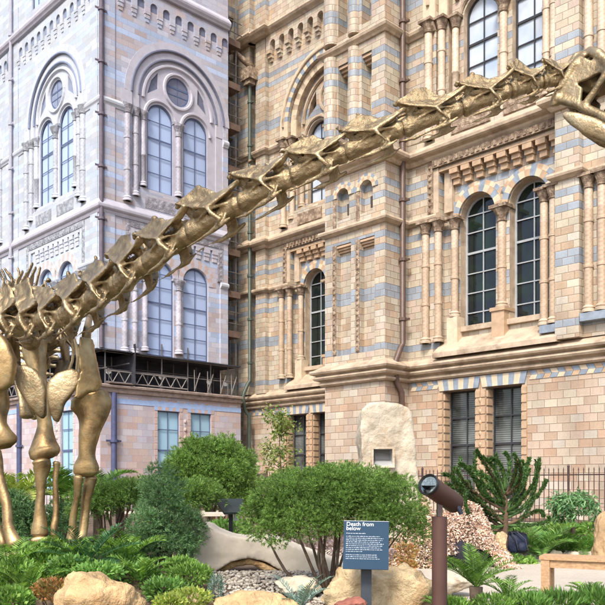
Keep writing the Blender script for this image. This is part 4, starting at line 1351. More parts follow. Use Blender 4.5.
# skull, pitched down towards the right
def skull():
    mb = MB()
    A = at(580, 74, 5.42); Bp = at(658, 142, 5.0)
    d = (Bp - A); L = d.length; d.normalize()
    upv = Vector((0.35, -.25, 1)); upv = (upv - d * upv.dot(d)).normalized(); side = upv.cross(d)
    def q(x, y, z): return A + d * (x * L) + side * y + upv * z
    # braincase, then arches of bone leaving an orbit and an opening before it
    mb.loft([q(-.05, 0, .0), q(.05, 0, .0), q(.18, 0, .02), q(.3, 0, .03)], [(.05, .05), (.085, .085), (.07, .075), (.05, .05)], 12)
    for s in (-1, 1):
        mb.loft([q(-.02, s * .05, .13), q(.12, s * .11, .15), q(.3, s * .10, .14), q(.5, s * .075, .10), q(.75, s * .06, .05), q(1.0, s * .055, -.01)], [.028, .036, .034, .034, .034, .032], 8)
        mb.loft([q(-.03, s * .06, .1), q(.02, s * .12, .02), q(.06, s * .13, -.1), q(.08, s * .12, -.2), q(.12, s * .11, -.24)], [.03, .034, .03, .03, .034], 8)
        mb.loft([q(.08, s * .12, -.2), q(.3, s * .12, -.14), q(.55, s * .10, -.10), q(.8, s * .09, -.09), q(1.0, s * .08, -.07)], [.03, .03, .04, .045, .04], 8)
        mb.loft([q(.30, s * .11, .13), q(.34, s * .12, 0), q(.36, s * .12, -.13)], [.03, .024, .028], 8)
        mb.loft([q(.55, s * .08, .08), q(.58, s * .10, 0), q(.6, s * .1, -.1)], [.028, .026, .03], 8)
        sheet(mb, [q(.6, s * .085, .08), q(1.0, s * .06, -.01), q(1.02, s * .08, -.08), q(.6, s * .11, -.1)], .03)
        sheet(mb, [q(-.02, s * .05, .13), q(.0, s * .11, .05), q(.05, s * .12, -.08), q(.02, s * .03, -.04)], .026)
        sheet(mb, [q(.0, s * .115, .08), q(.30, s * .115, .12), q(.20, s * .125, -.02), q(.06, s * .125, -.10)], .026)
        sheet(mb, [q(.05, s * .125, -.06), q(.24, s * .125, -.05), q(.34, s * .125, -.14), q(.10, s * .12, -.22)], .026)
        mb.loft([q(-.04, s * .03, .12), q(-.06, s * .08, .06), q(-.03, s * .1, -.03), q(.02, s * .12, -.12)], [.03, .035, .03, .03], 8)
        mb.loft([q(.02, s * .05, -.06), q(.12, s * .09, -.16), q(.3, s * .06, -.18)], [.03, .04, .02], 8)
    mb.loft([q(-.02, -.06, .13), q(-.04, 0, .15), q(-.02, .06, .13)], [.03, .035, .03], 8)
    mb.loft([q(.2, -.1, .15), q(.22, 0, .17), q(.2, .1, .15)], [.04, .04, .04], 8)
    sheet(mb, [q(.0, -.06, .14), q(.0, .06, .14), q(.3, .09, .15), q(.3, -.09, .15)], .03)
    sheet(mb, [q(.3, -.08, .145), q(.3, .08, .145), q(.98, .05, .0), q(.98, -.05, .0)], .03)
    mb.loft([q(1.0, -.07, -.04), q(1.06, 0, -.04), q(1.0, .07, -.04)], [.045, .05, .045], 8)
    me = remesh(mb, .010, 3, 'cranium')
    for v in me.vertices: v.co -= DO
    o = bpy.data.objects.new('cranium', me); COL.objects.link(o); o.parent = DINO; ORG[o.name] = DO
    mb = MB()
    J = at(570, 119, 5.25); K = at(663, 163, 4.95)
    for s in (-1, 1):
        e = side * (s * .085)
        mb.loft([J + e, J.lerp(K, .12) + e, J.lerp(K, .32) + e + upv * .0, J.lerp(K, .6) + e * .95, J.lerp(K, .85) + e * .8, K + e * .3], [(.014, .02), (.022, .045), (.026, .062), (.022, .045), (.024, .045), (.03, .05)], 10, up=upv)
    me = remesh(mb, .010, 3, 'lower_jaw')
    for v in me.vertices: v.co -= DO
    o = bpy.data.objects.new('lower_jaw', me); COL.objects.link(o); o.parent = DINO; ORG[o.name] = DO
    for s in (-1, 1):
        for i in range(7):
            mb = MB(); p = q(.74 + i * .045, s * .085, -.12); mb.loft([p, p - upv * .03, p - upv * .06], [.008, .007, .002], 6)
            mb.build('tooth', BRONZE, o, smooth=True)
skull()
# ------------------------------------------------------------------ ground
def sst(a, b, x):
    t = min(max((x - a) / (b - a), 0), 1); return t * t * (3 - 2 * t)
def gz(x, y):
    base = .32 * sst(13, 18, y)
    bed = .52 * sst(-.2, -1.5, x) if False else .52 * (1 - sst(-1.9, -.5, x))
    bed *= sst(6.9, 8.3, y) * (1 - .45 * sst(11, 15, y))
    mid = .26 * (1 - sst(.2, 1.0, x)) * sst(6.5, 9.0, y) * (1 - sst(11, 13, y))
    front = .12 * sst(5.5, 6.5, y) * (1 - sst(7.6, 8.8, y))
    return max(base, bed, mid, front)
soil = plain('soil', (.11, .075, .05), .9, .4, 3, .8, 12, dist=.04)
def path_mat():
    m, nt, B = new_mat('path_gravel'); t = NT(nt); ob = t.coord('Object')
    a = t.noise(60, ob, 5, .7); b = t.noise(1.2, ob, 4, .6)
    c = t.ramp(a, [(.3, (.36, .31, .25)), (.7, (.60, .54, .45))])
    c = t.mix(1.0, c, t.ramp(b, [(.3, .85), (.7, 1.05)]), 'MULTIPLY')
    t.l(c, B.inputs['Base Color']); B.inputs['Roughness'].default_value = .9
    t.bump(a, .5, .01, B); return m
PATHM = path_mat()
def grid(name, xs, ys, dz, mat, inside=None):
    mb = MB(); nx, ny = len(xs), len(ys)
    for y in ys:
        for x in xs:
            f = min(max((18 - abs(x)) / 3, 0), 1)
            mb.v.append((x, y, gz(x, y) + dz + (noise.noise(Vector((x * 2.2, y * 2.2, 0))) * .02 * f if dz == 0 else 0)))
    for j in range(ny - 1):
        for i in range(nx - 1):
            c = ((xs[i] + xs[i + 1]) / 2, (ys[j] + ys[j + 1]) / 2)
            if inside and not inside(*c): continue
            mb.f.append((j * nx + i, j * nx + i + 1, (j + 1) * nx + i + 1, (j + 1) * nx + i)); mb.m.append(0)
    return mb.build(name, mat, smooth=True)
xs = [-400, -200, -100, -50, -30, -20] + [(-15 + .25 * i) for i in range(121)] + [20, 30, 50, 100, 200, 400]
ys = [-300, -100, -50, -20, -5, 0, 2] + [3 + .25 * i for i in range(90)] + [27, 32, 40, 60, 120, 400]
tag(grid('ground', xs, ys, 0, soil), kind='structure')
def in_path(x, y):
    w = .18 * noise.noise(Vector((x * .8, y * .8, 4)))
    if x > .75 + (.5 if y < 9.5 else 0) + w and 8.7 + w < y < 14.4 + w: return True
    if -9 < x <= 1 and 12.2 + w < y < 19 + w: return True
    return False
tag(grid('path', [(-9.1 + .14 * i) for i in range(150)], [8 + .14 * i for i in range(52)], .026, PATHM, in_path), kind='structure')
tag(grid('pavement', [-14, -10, -6, -2, 2, 6, 10, 14], [3.0 - 2 * i for i in range(7)][::-1], .012, PATHM), kind='structure')

# ------------------------------------------------------------------ leaves
def leafmat(name, c1, c2, c3, rough=.55, trans=.25, vs=3.5):
    m, nt, B = new_mat(name); t = NT(nt)
    g = t.n('ShaderNodeNewGeometry')
    r = g.outputs['Random Per Island']
    c = t.ramp(r, [(0, c1), (.45, c2), (.85, c3)])
    ob = t.coord('Object')
    c = t.mix(1.0, c, t.ramp(t.noise(vs, ob, 3, .6), [(.32, .62), (.68, 1.38)]), 'MULTIPLY')
    c = t.mix(1.0, c, (1.3, 1.25, 1.25), 'MULTIPLY')
    t.l(c, B.inputs['Base Color']); B.inputs['Roughness'].default_value = rough
    B.inputs['Specular IOR Level'].default_value = .35
    tr = t.n('ShaderNodeBsdfTranslucent'); t.l(t.mix(1.0, c, (1.15, 1.25, .6), 'MULTIPLY'), tr.inputs['Color'])
    mx = t.n('ShaderNodeMixShader'); mx.inputs[0].default_value = trans
    t.l(B.outputs[0], mx.inputs[1]); t.l(tr.outputs[0], mx.inputs[2])
    t.l(mx.outputs[0], nt.nodes['Material Output'].inputs['Surface'])
    return m
def bark(name, c): return plain(name, c, .85, .35, 14, .7, 40, dist=.01)
PINE = leafmat('pine_needles', (.055, .115, .025), (.105, .195, .04), (.19, .31, .075), vs=6.5)
PINE_D = leafmat('dark_pine_needles', (.02, .055, .02), (.04, .10, .03), (.08, .16, .05))
PINE_B = leafmat('bluish_needles', (.045, .105, .045), (.08, .165, .07), (.14, .24, .10))
FERN = leafmat('fern_green', (.07, .15, .03), (.125, .25, .05), (.21, .35, .08), trans=.35)
FERN_D = leafmat('cycad_green', (.02, .065, .03), (.04, .11, .05), (.07, .16, .07), rough=.35)
LIME = leafmat('lime_leaf', (.14, .22, .04), (.24, .32, .06), (.36, .40, .10), trans=.35)
BROAD = leafmat('broad_leaf', (.055, .135, .03), (.10, .22, .05), (.18, .32, .08), rough=.4, trans=.3)
RUST = leafmat('bronze_tipped_leaf', (.16, .15, .04), (.30, .22, .07), (.36, .14, .06), trans=.3)
PUZZ = leafmat('monkey_puzzle_leaf', (.02, .055, .018), (.038, .09, .025), (.09, .16, .045), rough=.4)
BLUEG = leafmat('blue_grey_leaf', (.10, .17, .14), (.15, .24, .20), (.20, .30, .25))
BARK = bark('bark', (.12, .085, .06)); BARKR = bark('reddish_bark', (.12, .075, .045))

def nrmz(a):
    return a / np.maximum(np.linalg.norm(a, axis=1, keepdims=True), 1e-9)
def leaves(P, D, S, W, curl=0.25):
    """diamond leaves: two triangles with a bend. P base, D direction, S length, W width"""
    n = len(P)
    up = nrmz(rng.normal(size=(n, 3)))
    side = nrmz(np.cross(D, up)); nn = np.cross(side, D)
    S = S[:, None]; W = W[:, None]
    a = P; b = P + D * S * .45 + side * W * .5 + nn * S * curl * .15; c = P + D * S - nn * S * curl * .3; d = P + D * S * .45 - side * W * .5 + nn * S * curl * .15
    V = np.stack([a, b, c, d], 1).reshape(-1, 3)
    return V
def quads_obj(name, V, mat, parent):
    n = len(V) // 4
    off = np.array(ORG[parent.name]) if parent is not None else np.zeros(3)
    V = V - off
    me = bpy.data.meshes.new(name)
    me.vertices.add(len(V)); me.vertices.foreach_set('co', V.astype(np.float32).ravel())
    me.loops.add(n * 4); me.loops.foreach_set('vertex_index', np.arange(n * 4, dtype=np.int32))
    me.polygons.add(n); me.polygons.foreach_set('loop_start', np.arange(0, n * 4, 4, dtype=np.int32))
    me.materials.append(mat)
    me.update(calc_edges=True); me.validate()
    o = bpy.data.objects.new(name, me); COL.objects.link(o)
    if parent is not None: o.parent = parent; ORG[o.name] = Vector(off)
    return o
def rdir(n): return nrmz(rng.normal(size=(n, 3)))

def clumps_on(c, r, n, br, low=-.15, jit=.25):
    """small clump centres spread over an ellipsoid's upper shell"""
    out = []
    c = np.array(c); r = np.array(r)
    while len(out) < n:
        d = rdir(1)[0]
        if d[2] < low: continue
        k = 1.06 - abs(rng.normal()) * jit
        out.append((c + d * r * max(k, .3), br * rng.uniform(.55, 1.5), d))
    return out
def needles(cl, per, ln, wd, dens=9, spread=.75):
    """pine shoots: tufts of needles over each little clump"""
    Ps, Ds = [], []
    for (c, r, d) in cl:
        k = int(per * (r * r) / .02)
        k = max(k, 8)
        dd = nrmz(rdir(k) + d * .35 + np.array([0, 0, .45]))
        P = c + dd * r * rng.uniform(.55, 1.05, (k, 1)) * np.array([1, 1, .8])
        Ps.append(P); Ds.append(dd)
    P = np.concatenate(Ps); D = np.concatenate(Ds)
    n = len(P)
    P = np.repeat(P, dens, 0); D = np.repeat(D, dens, 0)
    D2 = nrmz(D + rdir(len(D)) * spread)
    t = rng.uniform(0, 1, (len(P), 1))
    P = P + D * t * ln * .6 - D * ln * .3
    return leaves(P, D2, rng.uniform(.6, 1.1, len(P)) * ln, np.full(len(P), wd), .1)

def stems(mb, base, tips, r0=.03, wob=.06, n=7, bend=.5):
    base = Vector(base)
    for tp in tips:
        tp = Vector(tp); pts = []
        s = Vector((random.uniform(-1, 1), random.uniform(-1, 1), 0)) * wob
        for i in range(n):
            t = i / (n - 1)
            h = t ** bend if bend < 1 else t
            q = Vector((base.x + (tp.x - base.x) * t ** .8, base.y + (tp.y - base.y) * t ** .8, base.z + (tp.z - base.z) * t ** 1.2))
            q += s * math.sin(t * PI * 1.7) + Vector((random.uniform(-1, 1), random.uniform(-1, 1), 0)) * .012
            pts.append(q)
        rr = r0 * random.uniform(.7, 1.1)
        mb.loft(pts, [rr * (1 - .68 * i / (n - 1)) for i in range(n)], 7)

def pine_shrub(name, label, cat, base, crowns, nstem, mat, per=13, ln=.055, wd=.006, r0=.03, bk=BARK, ncl=60, br=.14, low=-.15, group=None, lean=0, dens=9):
    R = root(name, base, label, cat, group)
    cl = []
    for (c, r) in crowns:
        k = max(6, int(ncl * (r[0] * r[2] + r[0] * r[1]) / sum(q[1][0] * q[1][2] + q[1][0] * q[1][1] for q in crowns)))
        cl += clumps_on(c, r, k, br, low)
    quads_obj('crown', needles(cl, per, ln, wd, dens), mat, R)
    mb = MB()
    tips = []
    for i in range(nstem):
        c, r, d = random.choice(cl)
        tips.append(Vector(c) - Vector(d) * r * .5)
    b = Vector(base)
    stems(mb, b - Vector((0, 0, .1)), tips, r0)
    mb.build('trunk', bk, R, smooth=True)
    return R
px = lambda n, Y: n / F * Y

# big many-stemmed mound pine in the middle
b = at(330, 588, 8.4); b.z = .26
c0_ = at(333, 508, 8.0)
def E(x, y, Y, rx, ry, rz): return (tuple(at(x, y, Y)), (px(rx, Y), ry, px(rz, Y)))
pine_shrub('mound_pine', 'broad flat-domed pine on many bare curved stems, behind the blue sign', 'pine shrub', b,
    [E(298, 508, 8.4, 44, .40, 29), E(350, 500, 8.55, 46, .45, 29), E(388, 508, 8.5, 36, .40, 30), E(266, 528, 8.3, 22, .3, 20), E(330, 498, 8.8, 60, .5, 26), E(392, 528, 8.5, 26, .3, 17), E(300, 524, 8.2, 38, .3, 17), E(350, 520, 8.3, 34, .3, 15)], 17, PINE, per=42, ncl=520, br=.125, r0=.024, low=-.45, wd=.0062, ln=.040, dens=11)
# broad round pine behind, left of centre
b = at(212, 560, 14.5); b.z = gz(b.x, b.y)
pine_shrub('round_pine', 'dense dark rounded pine standing near the wall left of the green drainpipe', 'pine', b,
    [E(212, 478, 14.5, 38, .6, 33), E(190, 500, 14.4, 20, .4, 18), E(236, 500, 14.4, 14, .3, 16)], 10, PINE, per=20, ncl=360, br=.2, ln=.075, wd=.010, r0=.05)
b = at(198, 560, 11.5); b.z = gz(b.x, b.y)
pine_shrub('flat_pine', 'small flat-topped pine with a bare stem beside the dark information panel', 'pine shrub', b,
    [E(198, 497, 11.5, 21, .3, 11), E(185, 503, 11.4, 14, .3, 9)], 6, PINE, per=22, ncl=170, br=.12, ln=.055, wd=.008, r0=.03)
b = at(160, 575, 9.3); b.z = gz(b.x, b.y)
pine_shrub('conical_pine', 'soft blue-green upright conifer with a pointed top behind the ferns', 'conifer', b,
    [E(164, 500, 9.3, 16, .22, 24), E(152, 530, 9.2, 19, .26, 24), E(178, 532, 9.3, 20, .26, 24), E(165, 548, 9.2, 28, .3, 18), E(158, 478, 9.3, 7, .1, 9)], 7, PINE_B, per=22, ncl=340, br=.11, ln=.05, wd=.0065, r0=.03, low=-.6)
b = at(108, 560, 11.0); b.z = gz(b.x, b.y)
pine_shrub('mound_pine', 'low spreading pine with bare dark stems just right of the nearest bronze foreleg', 'pine shrub', b,
    [E(112, 503, 11.0, 36, .45, 17), E(138, 500, 11.2, 22, .4, 14), E(92, 512, 10.9, 16, .3, 12)], 14, PINE, per=22, ncl=260, br=.13, ln=.055, wd=.008, r0=.026)
b = at(10, 570, 12.5); b.z = gz(b.x, b.y)
pine_shrub('green_shrub', 'bluish bushy shrub behind the bronze leg bones at the left edge', 'shrub', b,
    [E(8, 520, 12.6, 26, .4, 22), E(28, 535, 12.5, 16, .3, 18), E(60, 530, 12.8, 14, .3, 20)], 6, PINE_B, per=12, ncl=200, br=.17, ln=.07, wd=.011, r0=.03, low=-.6)

# ------------------------------------------------------------------ fronds
def fronds(base, n, L, el0, el1, nl=16, lw=.012, ll=.11, droop=.6, az=(0, 2 * PI), vee=.35, jitter=.15):
    """arching feather leaves -> leaflet quads and rachis curves"""
    V = []; rach = []
    base = np.array(base)
    for i in range(n):
        a = az[0] + (az[1] - az[0]) * (i + rng.uniform(-.3, .3)) / n
        el = rng.uniform(el0, el1); l = L * rng.uniform(.75, 1.1)
        h = np.array([math.cos(a), math.sin(a), 0])
        pts = []; p = base.copy(); e = el
        st = 10
        for k in range(st + 1):
            pts.append(p.copy())
            d = h * math.cos(e) + np.array([0, 0, math.sin(e)])
            p = p + d * l / st; e -= droop * (2.0 / st) * (k / st + .3)
        pts = np.array(pts); rach.append(pts)
        ts = np.linspace(.12, .99, nl)
        idx = ts * st; i0 = np.minimum(idx.astype(int), st - 1); fr = (idx - i0)[:, None]
        P = pts[i0] * (1 - fr) + pts[i0 + 1] * fr
        T = nrmz(pts[i0 + 1] - pts[i0])
        sd = nrmz(np.cross(T, np.array([0, 0, 1.0])) + 1e-6)
        upv = np.cross(sd, T)
        env = np.sin(np.clip(ts * 1.05, 0, 1) * PI) ** .55
        for s in (-1, 1):
            D = nrmz(sd * s + T * .55 + upv * vee + rdir(nl) * jitter)
            ln = ll * env * l / L
            side = T
            a_ = P; b_ = P + D * (ln * .4)[:, None] + side * lw * .5; c_ = P + D * ln[:, None]; d_ = P + D * (ln * .4)[:, None] - side * lw * .5
            V.append(np.stack([a_, b_, c_, d_], 1).reshape(-1, 3))
    return np.concatenate(V), rach
def frond_plant(name, label, cat, base, mat, group=None, crown_r=0, trunk=None, **kw):
    R = root(name, base, label, cat, group)
    b = Vector(base)
    if trunk:
        mb = MB(); mb.loft([b - Vector((0, 0, .1)), b + Vector((0, 0, trunk[0] * .5)), b + Vector((0, 0, trunk[0]))], [trunk[1], trunk[1] * .9, trunk[1]], 10)
        mb.build('trunk', BARK, R, smooth=True); b = b + Vector((0, 0, trunk[0]))
    V, rach = fronds(b, **kw)
    quads_obj('frond', V, mat, R)
    mb = MB()
    for r in rach: mb.loft([Vector(p) for p in r], [.006 * (1 - .07 * i) for i in range(len(r))], 4)
    mb.build('leaf_stalk', mat, R)
    return R
def gp(x, Y, dz=0):
    X = (x - CX) / F * Y; return Vector((X, Y, gz(X, Y) + dz))
fe = [(8, 8.0, .62, 'tall bright fern at the lower left corner'), (28, 7.6, .5, 'bright green fern low at the left, in front of the bronze feet'), (48, 8.3, .45, 'mid-green fern just below the leftmost lower leg bones'),
      (128, 8.6, .55, 'bright upright fern right of the nearest bronze foreleg'), (112, 8.9, .5, 'fern with pale arching fronds behind the cycad on the left'), (75, 8.3, .4, 'small fern between the two bronze feet'), (140, 8.0, .42, 'fern right of the ochre boulder at the left')]
for x, Y, L, lb in fe:
    frond_plant('fern', lb, 'fern', gp(x, Y), FERN, 'ferns in the left bed', n=13, L=L, el0=.6, el1=1.35, nl=22, lw=.022, ll=.10, droop=.8)
frond_plant('cycad', 'dark green cycad spreading above the ochre boulder on the left', 'cycad', gp(88, 8.2, .05), FERN_D, n=16, L=.62, el0=.15, el1=1.0, nl=34, lw=.014, ll=.13, droop=.35)
frond_plant('cycad', 'blue-green cycad in front of the spotlight post and camouflage net', 'cycad', Vector((at(476, 600, 8.2).x, 8.2, .12)), FERN, trunk=(.2, .07), n=19, L=.56, el0=.35, el1=1.25, nl=34, lw=.014, ll=.11, droop=.5)
frond_plant('fern', 'feathery fern at the foot of the big ochre boulder left of the sign', 'fern', Vector((at(300, 600, 7.4).x, 7.4, .22)), BLUEG, n=9, L=.42, el0=.5, el1=1.2, nl=22, lw=.015, ll=.07, droop=.5)
frond_plant('cycad', 'glossy cycad with arching leaves beside the backpack, before the railings', 'cycad', gp(541, 14.3, .02), BROAD, n=18, L=.95, el0=.3, el1=1.1, nl=30, lw=.035, ll=.22, droop=.75)
frond_plant('cycad', 'second arching cycad further right under the small drooping tree', 'cycad', gp(578, 14.6), BROAD, n=14, L=.8, el0=.3, el1=1.0, nl=26, lw=.03, ll=.18, droop=.7)
for x, Y, L, lb in ((508, 8.6, .42, 'low bright fern right of the spotlight cycad'), (445, 7.6, .35, 'small fern at the foot of the brown spotlight post'), (590, 8.6, .36, 'low fern under the wooden bench at the right edge')):
    frond_plant('fern', lb, 'fern', Vector(((x - CX) / F * Y, Y, .12)), FERN, 'ferns along the path edge', n=11, L=L, el0=.4, el1=1.2, nl=20, lw=.02, ll=.085, droop=.7)
# feathery palm-like plants behind the bones
for x, y, Y, L, lb in ((18, 500, 13.4, 1.0, 'yellow-green tree fern behind the leftmost lower leg bones'), (64, 498, 14.0, .95, 'yellow-green tree fern seen between the hind leg and the foreleg'), (98, 496, 14.2, .95, 'bright tree fern right of the nearest foreleg by the hoarding'), (120, 500, 15.0, .8, 'tree fern low in front of the dark railings at the hoarding')):
    p = at(x, y, Y); g = gz(p.x, p.y)
    frond_plant('tree_fern', lb, 'tree fern', (p.x, p.y, g), LIME if x < 30 else FERN, 'tree ferns by the hoarding', trunk=(p.z - g, .09), n=20, L=L, el0=.2, el1=1.2, nl=26, lw=.04, ll=.22, droop=1.0)

# ------------------------------------------------------------------ leafy clumps
def leafy(name, label, cat, items, mat, n, ln, wd, group=None, upb=.5, stalk=True):
    c0 = items[0][0]
    R = root(name, (c0[0], c0[1], gz(c0[0], c0[1])), label, cat, group)
    Ps, Ds = [], []
    for c, r in items:
        k = int(n / len(items))
        d = rdir(k); rad = rng.uniform(.35, 1, (k, 1)) ** .6
        P = np.array(c) + d * np.array(r) * rad
        Ps.append(P); Ds.append(nrmz(d + rdir(k) * .7 + np.array([0, 0, upb])))
    P = np.concatenate(Ps); D = np.concatenate(Ds)
    # drop what is under ground
    quads_obj('foliage', leaves(P, D, rng.uniform(.6, 1.2, len(P)) * ln, rng.uniform(.7, 1.1, len(P)) * wd), mat, R)
    if stalk:
        mb = MB(); b = Vector((c0[0], c0[1], gz(c0[0], c0[1]) - .03))
        stems(mb, b, [Vector(P[random.randrange(len(P))]) for _ in range(14)], .008, .02)
        mb.build('stem', BARK, R)
    return R
def it(x, y, Y, rx, ry, rz): return (tuple(at(x, y, Y)), (px(rx, Y), ry, px(rz, Y)))
leafy('leafy_plant', 'lush mid-green leafy clump at the foot of the nearest foreleg', 'plant', [it(45, 562, 8.3, 30, .3, 12), it(20, 575, 7.9, 26, .3, 14)], FERN, 2600, .07, .03, 'low plants in the left bed')
leafy('leafy_plant', 'yellow-green plant with rusty tips left of the ochre boulder', 'plant', [it(52, 590, 7.3, 20, .2, 11), it(88, 600, 6.9, 18, .2, 8)], RUST, 1500, .045, .022, 'low plants in the left bed')
leafy('leafy_plant', 'dark green leafy plant below the bluish conifer', 'plant', [it(140, 578, 8.1, 22, .25, 14), it(165, 590, 7.8, 22, .25, 12), it(118, 566, 8.4, 18, .2, 10)], BROAD, 2800, .055, .024, 'low plants in the left bed')
leafy('leafy_plant', 'fresh green ferny clump in front of the pale cut stone', 'plant', [it(190, 575, 8.4, 22, .25, 11), it(180, 566, 8.8, 16, .2, 8)], FERN, 2200, .055, .02, 'low plants in the left bed')
leafy('leafy_plant', 'dark green foliage filling the bed behind the ochre boulder', 'plant', [it(70, 566, 7.9, 22, .25, 9), it(98, 572, 7.7, 26, .25, 8), it(125, 560, 8.6, 20, .3, 9)], BROAD, 2600, .06, .028, 'low plants in the left bed')
leafy('leafy_plant', 'mid-green ground cover right behind the bronze feet', 'plant', [it(20, 553, 9.6, 30, .4, 9), it(70, 552, 9.9, 34, .4, 8), it(120, 553, 9.8, 24, .4, 9)], FERN, 3000, .07, .03, 'low plants in the left bed')
leafy('spurge', 'bright lime-yellow spurge between the two bottom boulders on the left', 'spurge', [it(190, 598, 7.2, 22, .2, 9), it(170, 603, 7.0, 16, .2, 8)], LIME, 1900, .04, .022)
leafy('leafy_plant', 'low yellow-green plant at the bottom left corner', 'plant', [it(10, 602, 7.0, 22, .2, 14)], FERN, 1500, .05, .03, 'low plants in the left bed')
leafy('blue_spruce_sprig', 'pale blue-grey sprig beside the gravel, left of the long ochre boulder', 'plant', [it(216, 588, 7.6, 7, .08, 13)], BLUEG, 420, .045, .01)
leafy('leafy_plant', 'small rusty and yellow plant left of the spotlight post, against the net', 'plant', [it(405, 552, 11.8, 13, .15, 9), it(408, 566, 11.6, 9, .1, 6)], RUST, 800, .05, .028, 'low plants along the path')
leafy('leafy_plant', 'bright green weeds below the backpack', 'plant', [it(512, 562, 13.4, 12, .2, 7), it(528, 564, 13.4, 8, .15, 5)], FERN, 900, .08, .035, 'low plants along the path')
leafy('leafy_plant', 'green leaves filling the bed under the right-hand cycads', 'plant', [it(560, 545, 14.9, 30, .4, 9), it(592, 548, 14.8, 20, .3, 8)], BROAD, 1800, .11, .05, 'low plants along the path')
leafy('leafy_plant', 'strappy green plant at the bottom right in front of the bench', 'plant', [it(560, 602, 8.2, 26, .2, 7), it(530, 605, 8.0, 22, .2, 7), it(597, 600, 8.2, 14, .2, 9)], BROAD, 1700, .11, .02, 'low plants along the path', upb=1.2)
leafy('leafy_plant', 'low green leaves around the foot of the spotlight cycad', 'plant', [it(495, 604, 7.9, 22, .2, 8), it(455, 606, 7.6, 16, .2, 6)], FERN, 1300, .06, .02, 'low plants along the path', upb=1.0)
leafy('leafy_plant', 'low green ground cover along the kerb under the railings, behind the monkey puzzle tree', 'plant', [it(470, 532, 16.4, 26, .4, 6), it(520, 531, 16.2, 26, .4, 6), it(430, 534, 16.4, 20, .4, 6)], BROAD, 1500, .12, .05, 'low plants along the path')
leafy('leafy_plant', 'low green ground cover along the kerb at the right edge', 'plant', [it(562, 530, 16.2, 24, .4, 6), it(595, 530, 16.0, 18, .4, 6)], FERN, 900, .12, .05, 'low plants along the path')
leafy('heather', 'pinkish heather glimpsed between the stems of the mound pine', 'heather', [it(300, 545, 12.2, 34, .3, 8), it(345, 548, 12.0, 34, .3, 9), it(378, 552, 11.6, 16, .3, 8)], leafmat('heather_leaf', (.16, .12, .13), (.26, .19, .2), (.38, .30, .30)), 1800, .06, .03)
leafy('leafy_plant', 'green shrub behind the dark information panel', 'plant', [it(228, 530, 13.0, 22, .3, 10), it(170, 525, 13, 30, .4, 14)], BROAD, 1500, .09, .045, 'low plants along the path')

# young airy tree before the recessed wall
def airy_tree(name, label, cat, x, y0, y1, Y, w, mat, n, ln, bk, droop=0):
    b = gp(x, Y)
    R = root(name, b, label, cat)
    top = at(x, y0, Y)
    mb = MB(); tips = []
    mb.loft([b, b.lerp(top, .3) + Vector((.05, 0, 0)), b.lerp(top, .7) - Vector((.04, 0, 0)), top], [.03, .024, .016, .006], 6)
    Ps = []
    for i in range(26):
        t = random.uniform(.35, 1.0)
        p = b.lerp(top, t)
        q = p + Vector((random.uniform(-1, 1), random.uniform(-.6, .6), random.uniform(.0, .5))) * px(w, Y) * (1.15 - .6 * t)
        mb.loft([p, p.lerp(q, .5) + Vector((0, 0, .03)), q], [.01, .007, .003], 5)
        for k in range(n // 26):
            s = random.random() ** .7
            Ps.append(p.lerp(q, s) + Vector([random.gauss(0, .09) for _ in range(3)]))
    mb.build('trunk', bk, R)
    P = np.array([list(p) for p in Ps]); D = nrmz(rdir(len(P)) + np.array([0, 0, -droop]))
    quads_obj('crown', leaves(P, D, rng.uniform(.6, 1.2, len(P)) * ln, np.full(len(P), ln * .4)), mat, R)
airy_tree('young_tree', 'slender young tree with sparse yellow-green leaves before the narrow ground-floor window', 'young tree', 281, 414, 480, 19.5, 30, leafmat('sapling_leaf', (.08, .14, .035), (.14, .20, .05), (.24, .27, .08), trans=.3), 1200, .12, BARKR, .4)
# small tree with drooping shoots, right
b = gp(571, 14.8); R = root('drooping_tree', b, 'small tree with a bare stem and drooping mop of leaves before the railings', 'small tree')
mb = MB(); top = at(571, 503, 14.8); mb.loft([b, b.lerp(top, .5) + Vector((.04, 0, 0)), top], [.05, .045, .04], 8)
V = []
for i in range(26):
    a = random.uniform(0, 2 * PI); L = random.uniform(.25, .66); e = random.uniform(.0, 1.2)
    pts = []; p = top.copy()
    for k in range(7):
        pts.append(p.copy()); p = p + Vector((math.cos(a) * math.cos(e), math.sin(a) * math.cos(e), math.sin(e))) * L / 5; e -= random.uniform(.3, .62)
    mb.loft(pts, [.012 - .0012 * k for k in range(7)], 5)
    P = np.array([list(pts[0].lerp(pts[-1], 0)) for _ in range(1)])
    for k in range(1, 7):
        m_ = 14
        P = np.array(list(pts[k])) + rng.normal(size=(m_, 3)) * .03
        V.append(leaves(P, nrmz(rdir(m_) + np.array([0, 0, -.6])), rng.uniform(.08, .15, m_), np.full(m_, .03)))
mb.build('trunk', BARK, R, smooth=True)
quads_obj('crown', np.concatenate(V), leafmat('fresh_leaf', (.05, .13, .05), (.10, .22, .09), (.2, .34, .16), trans=.3), R)

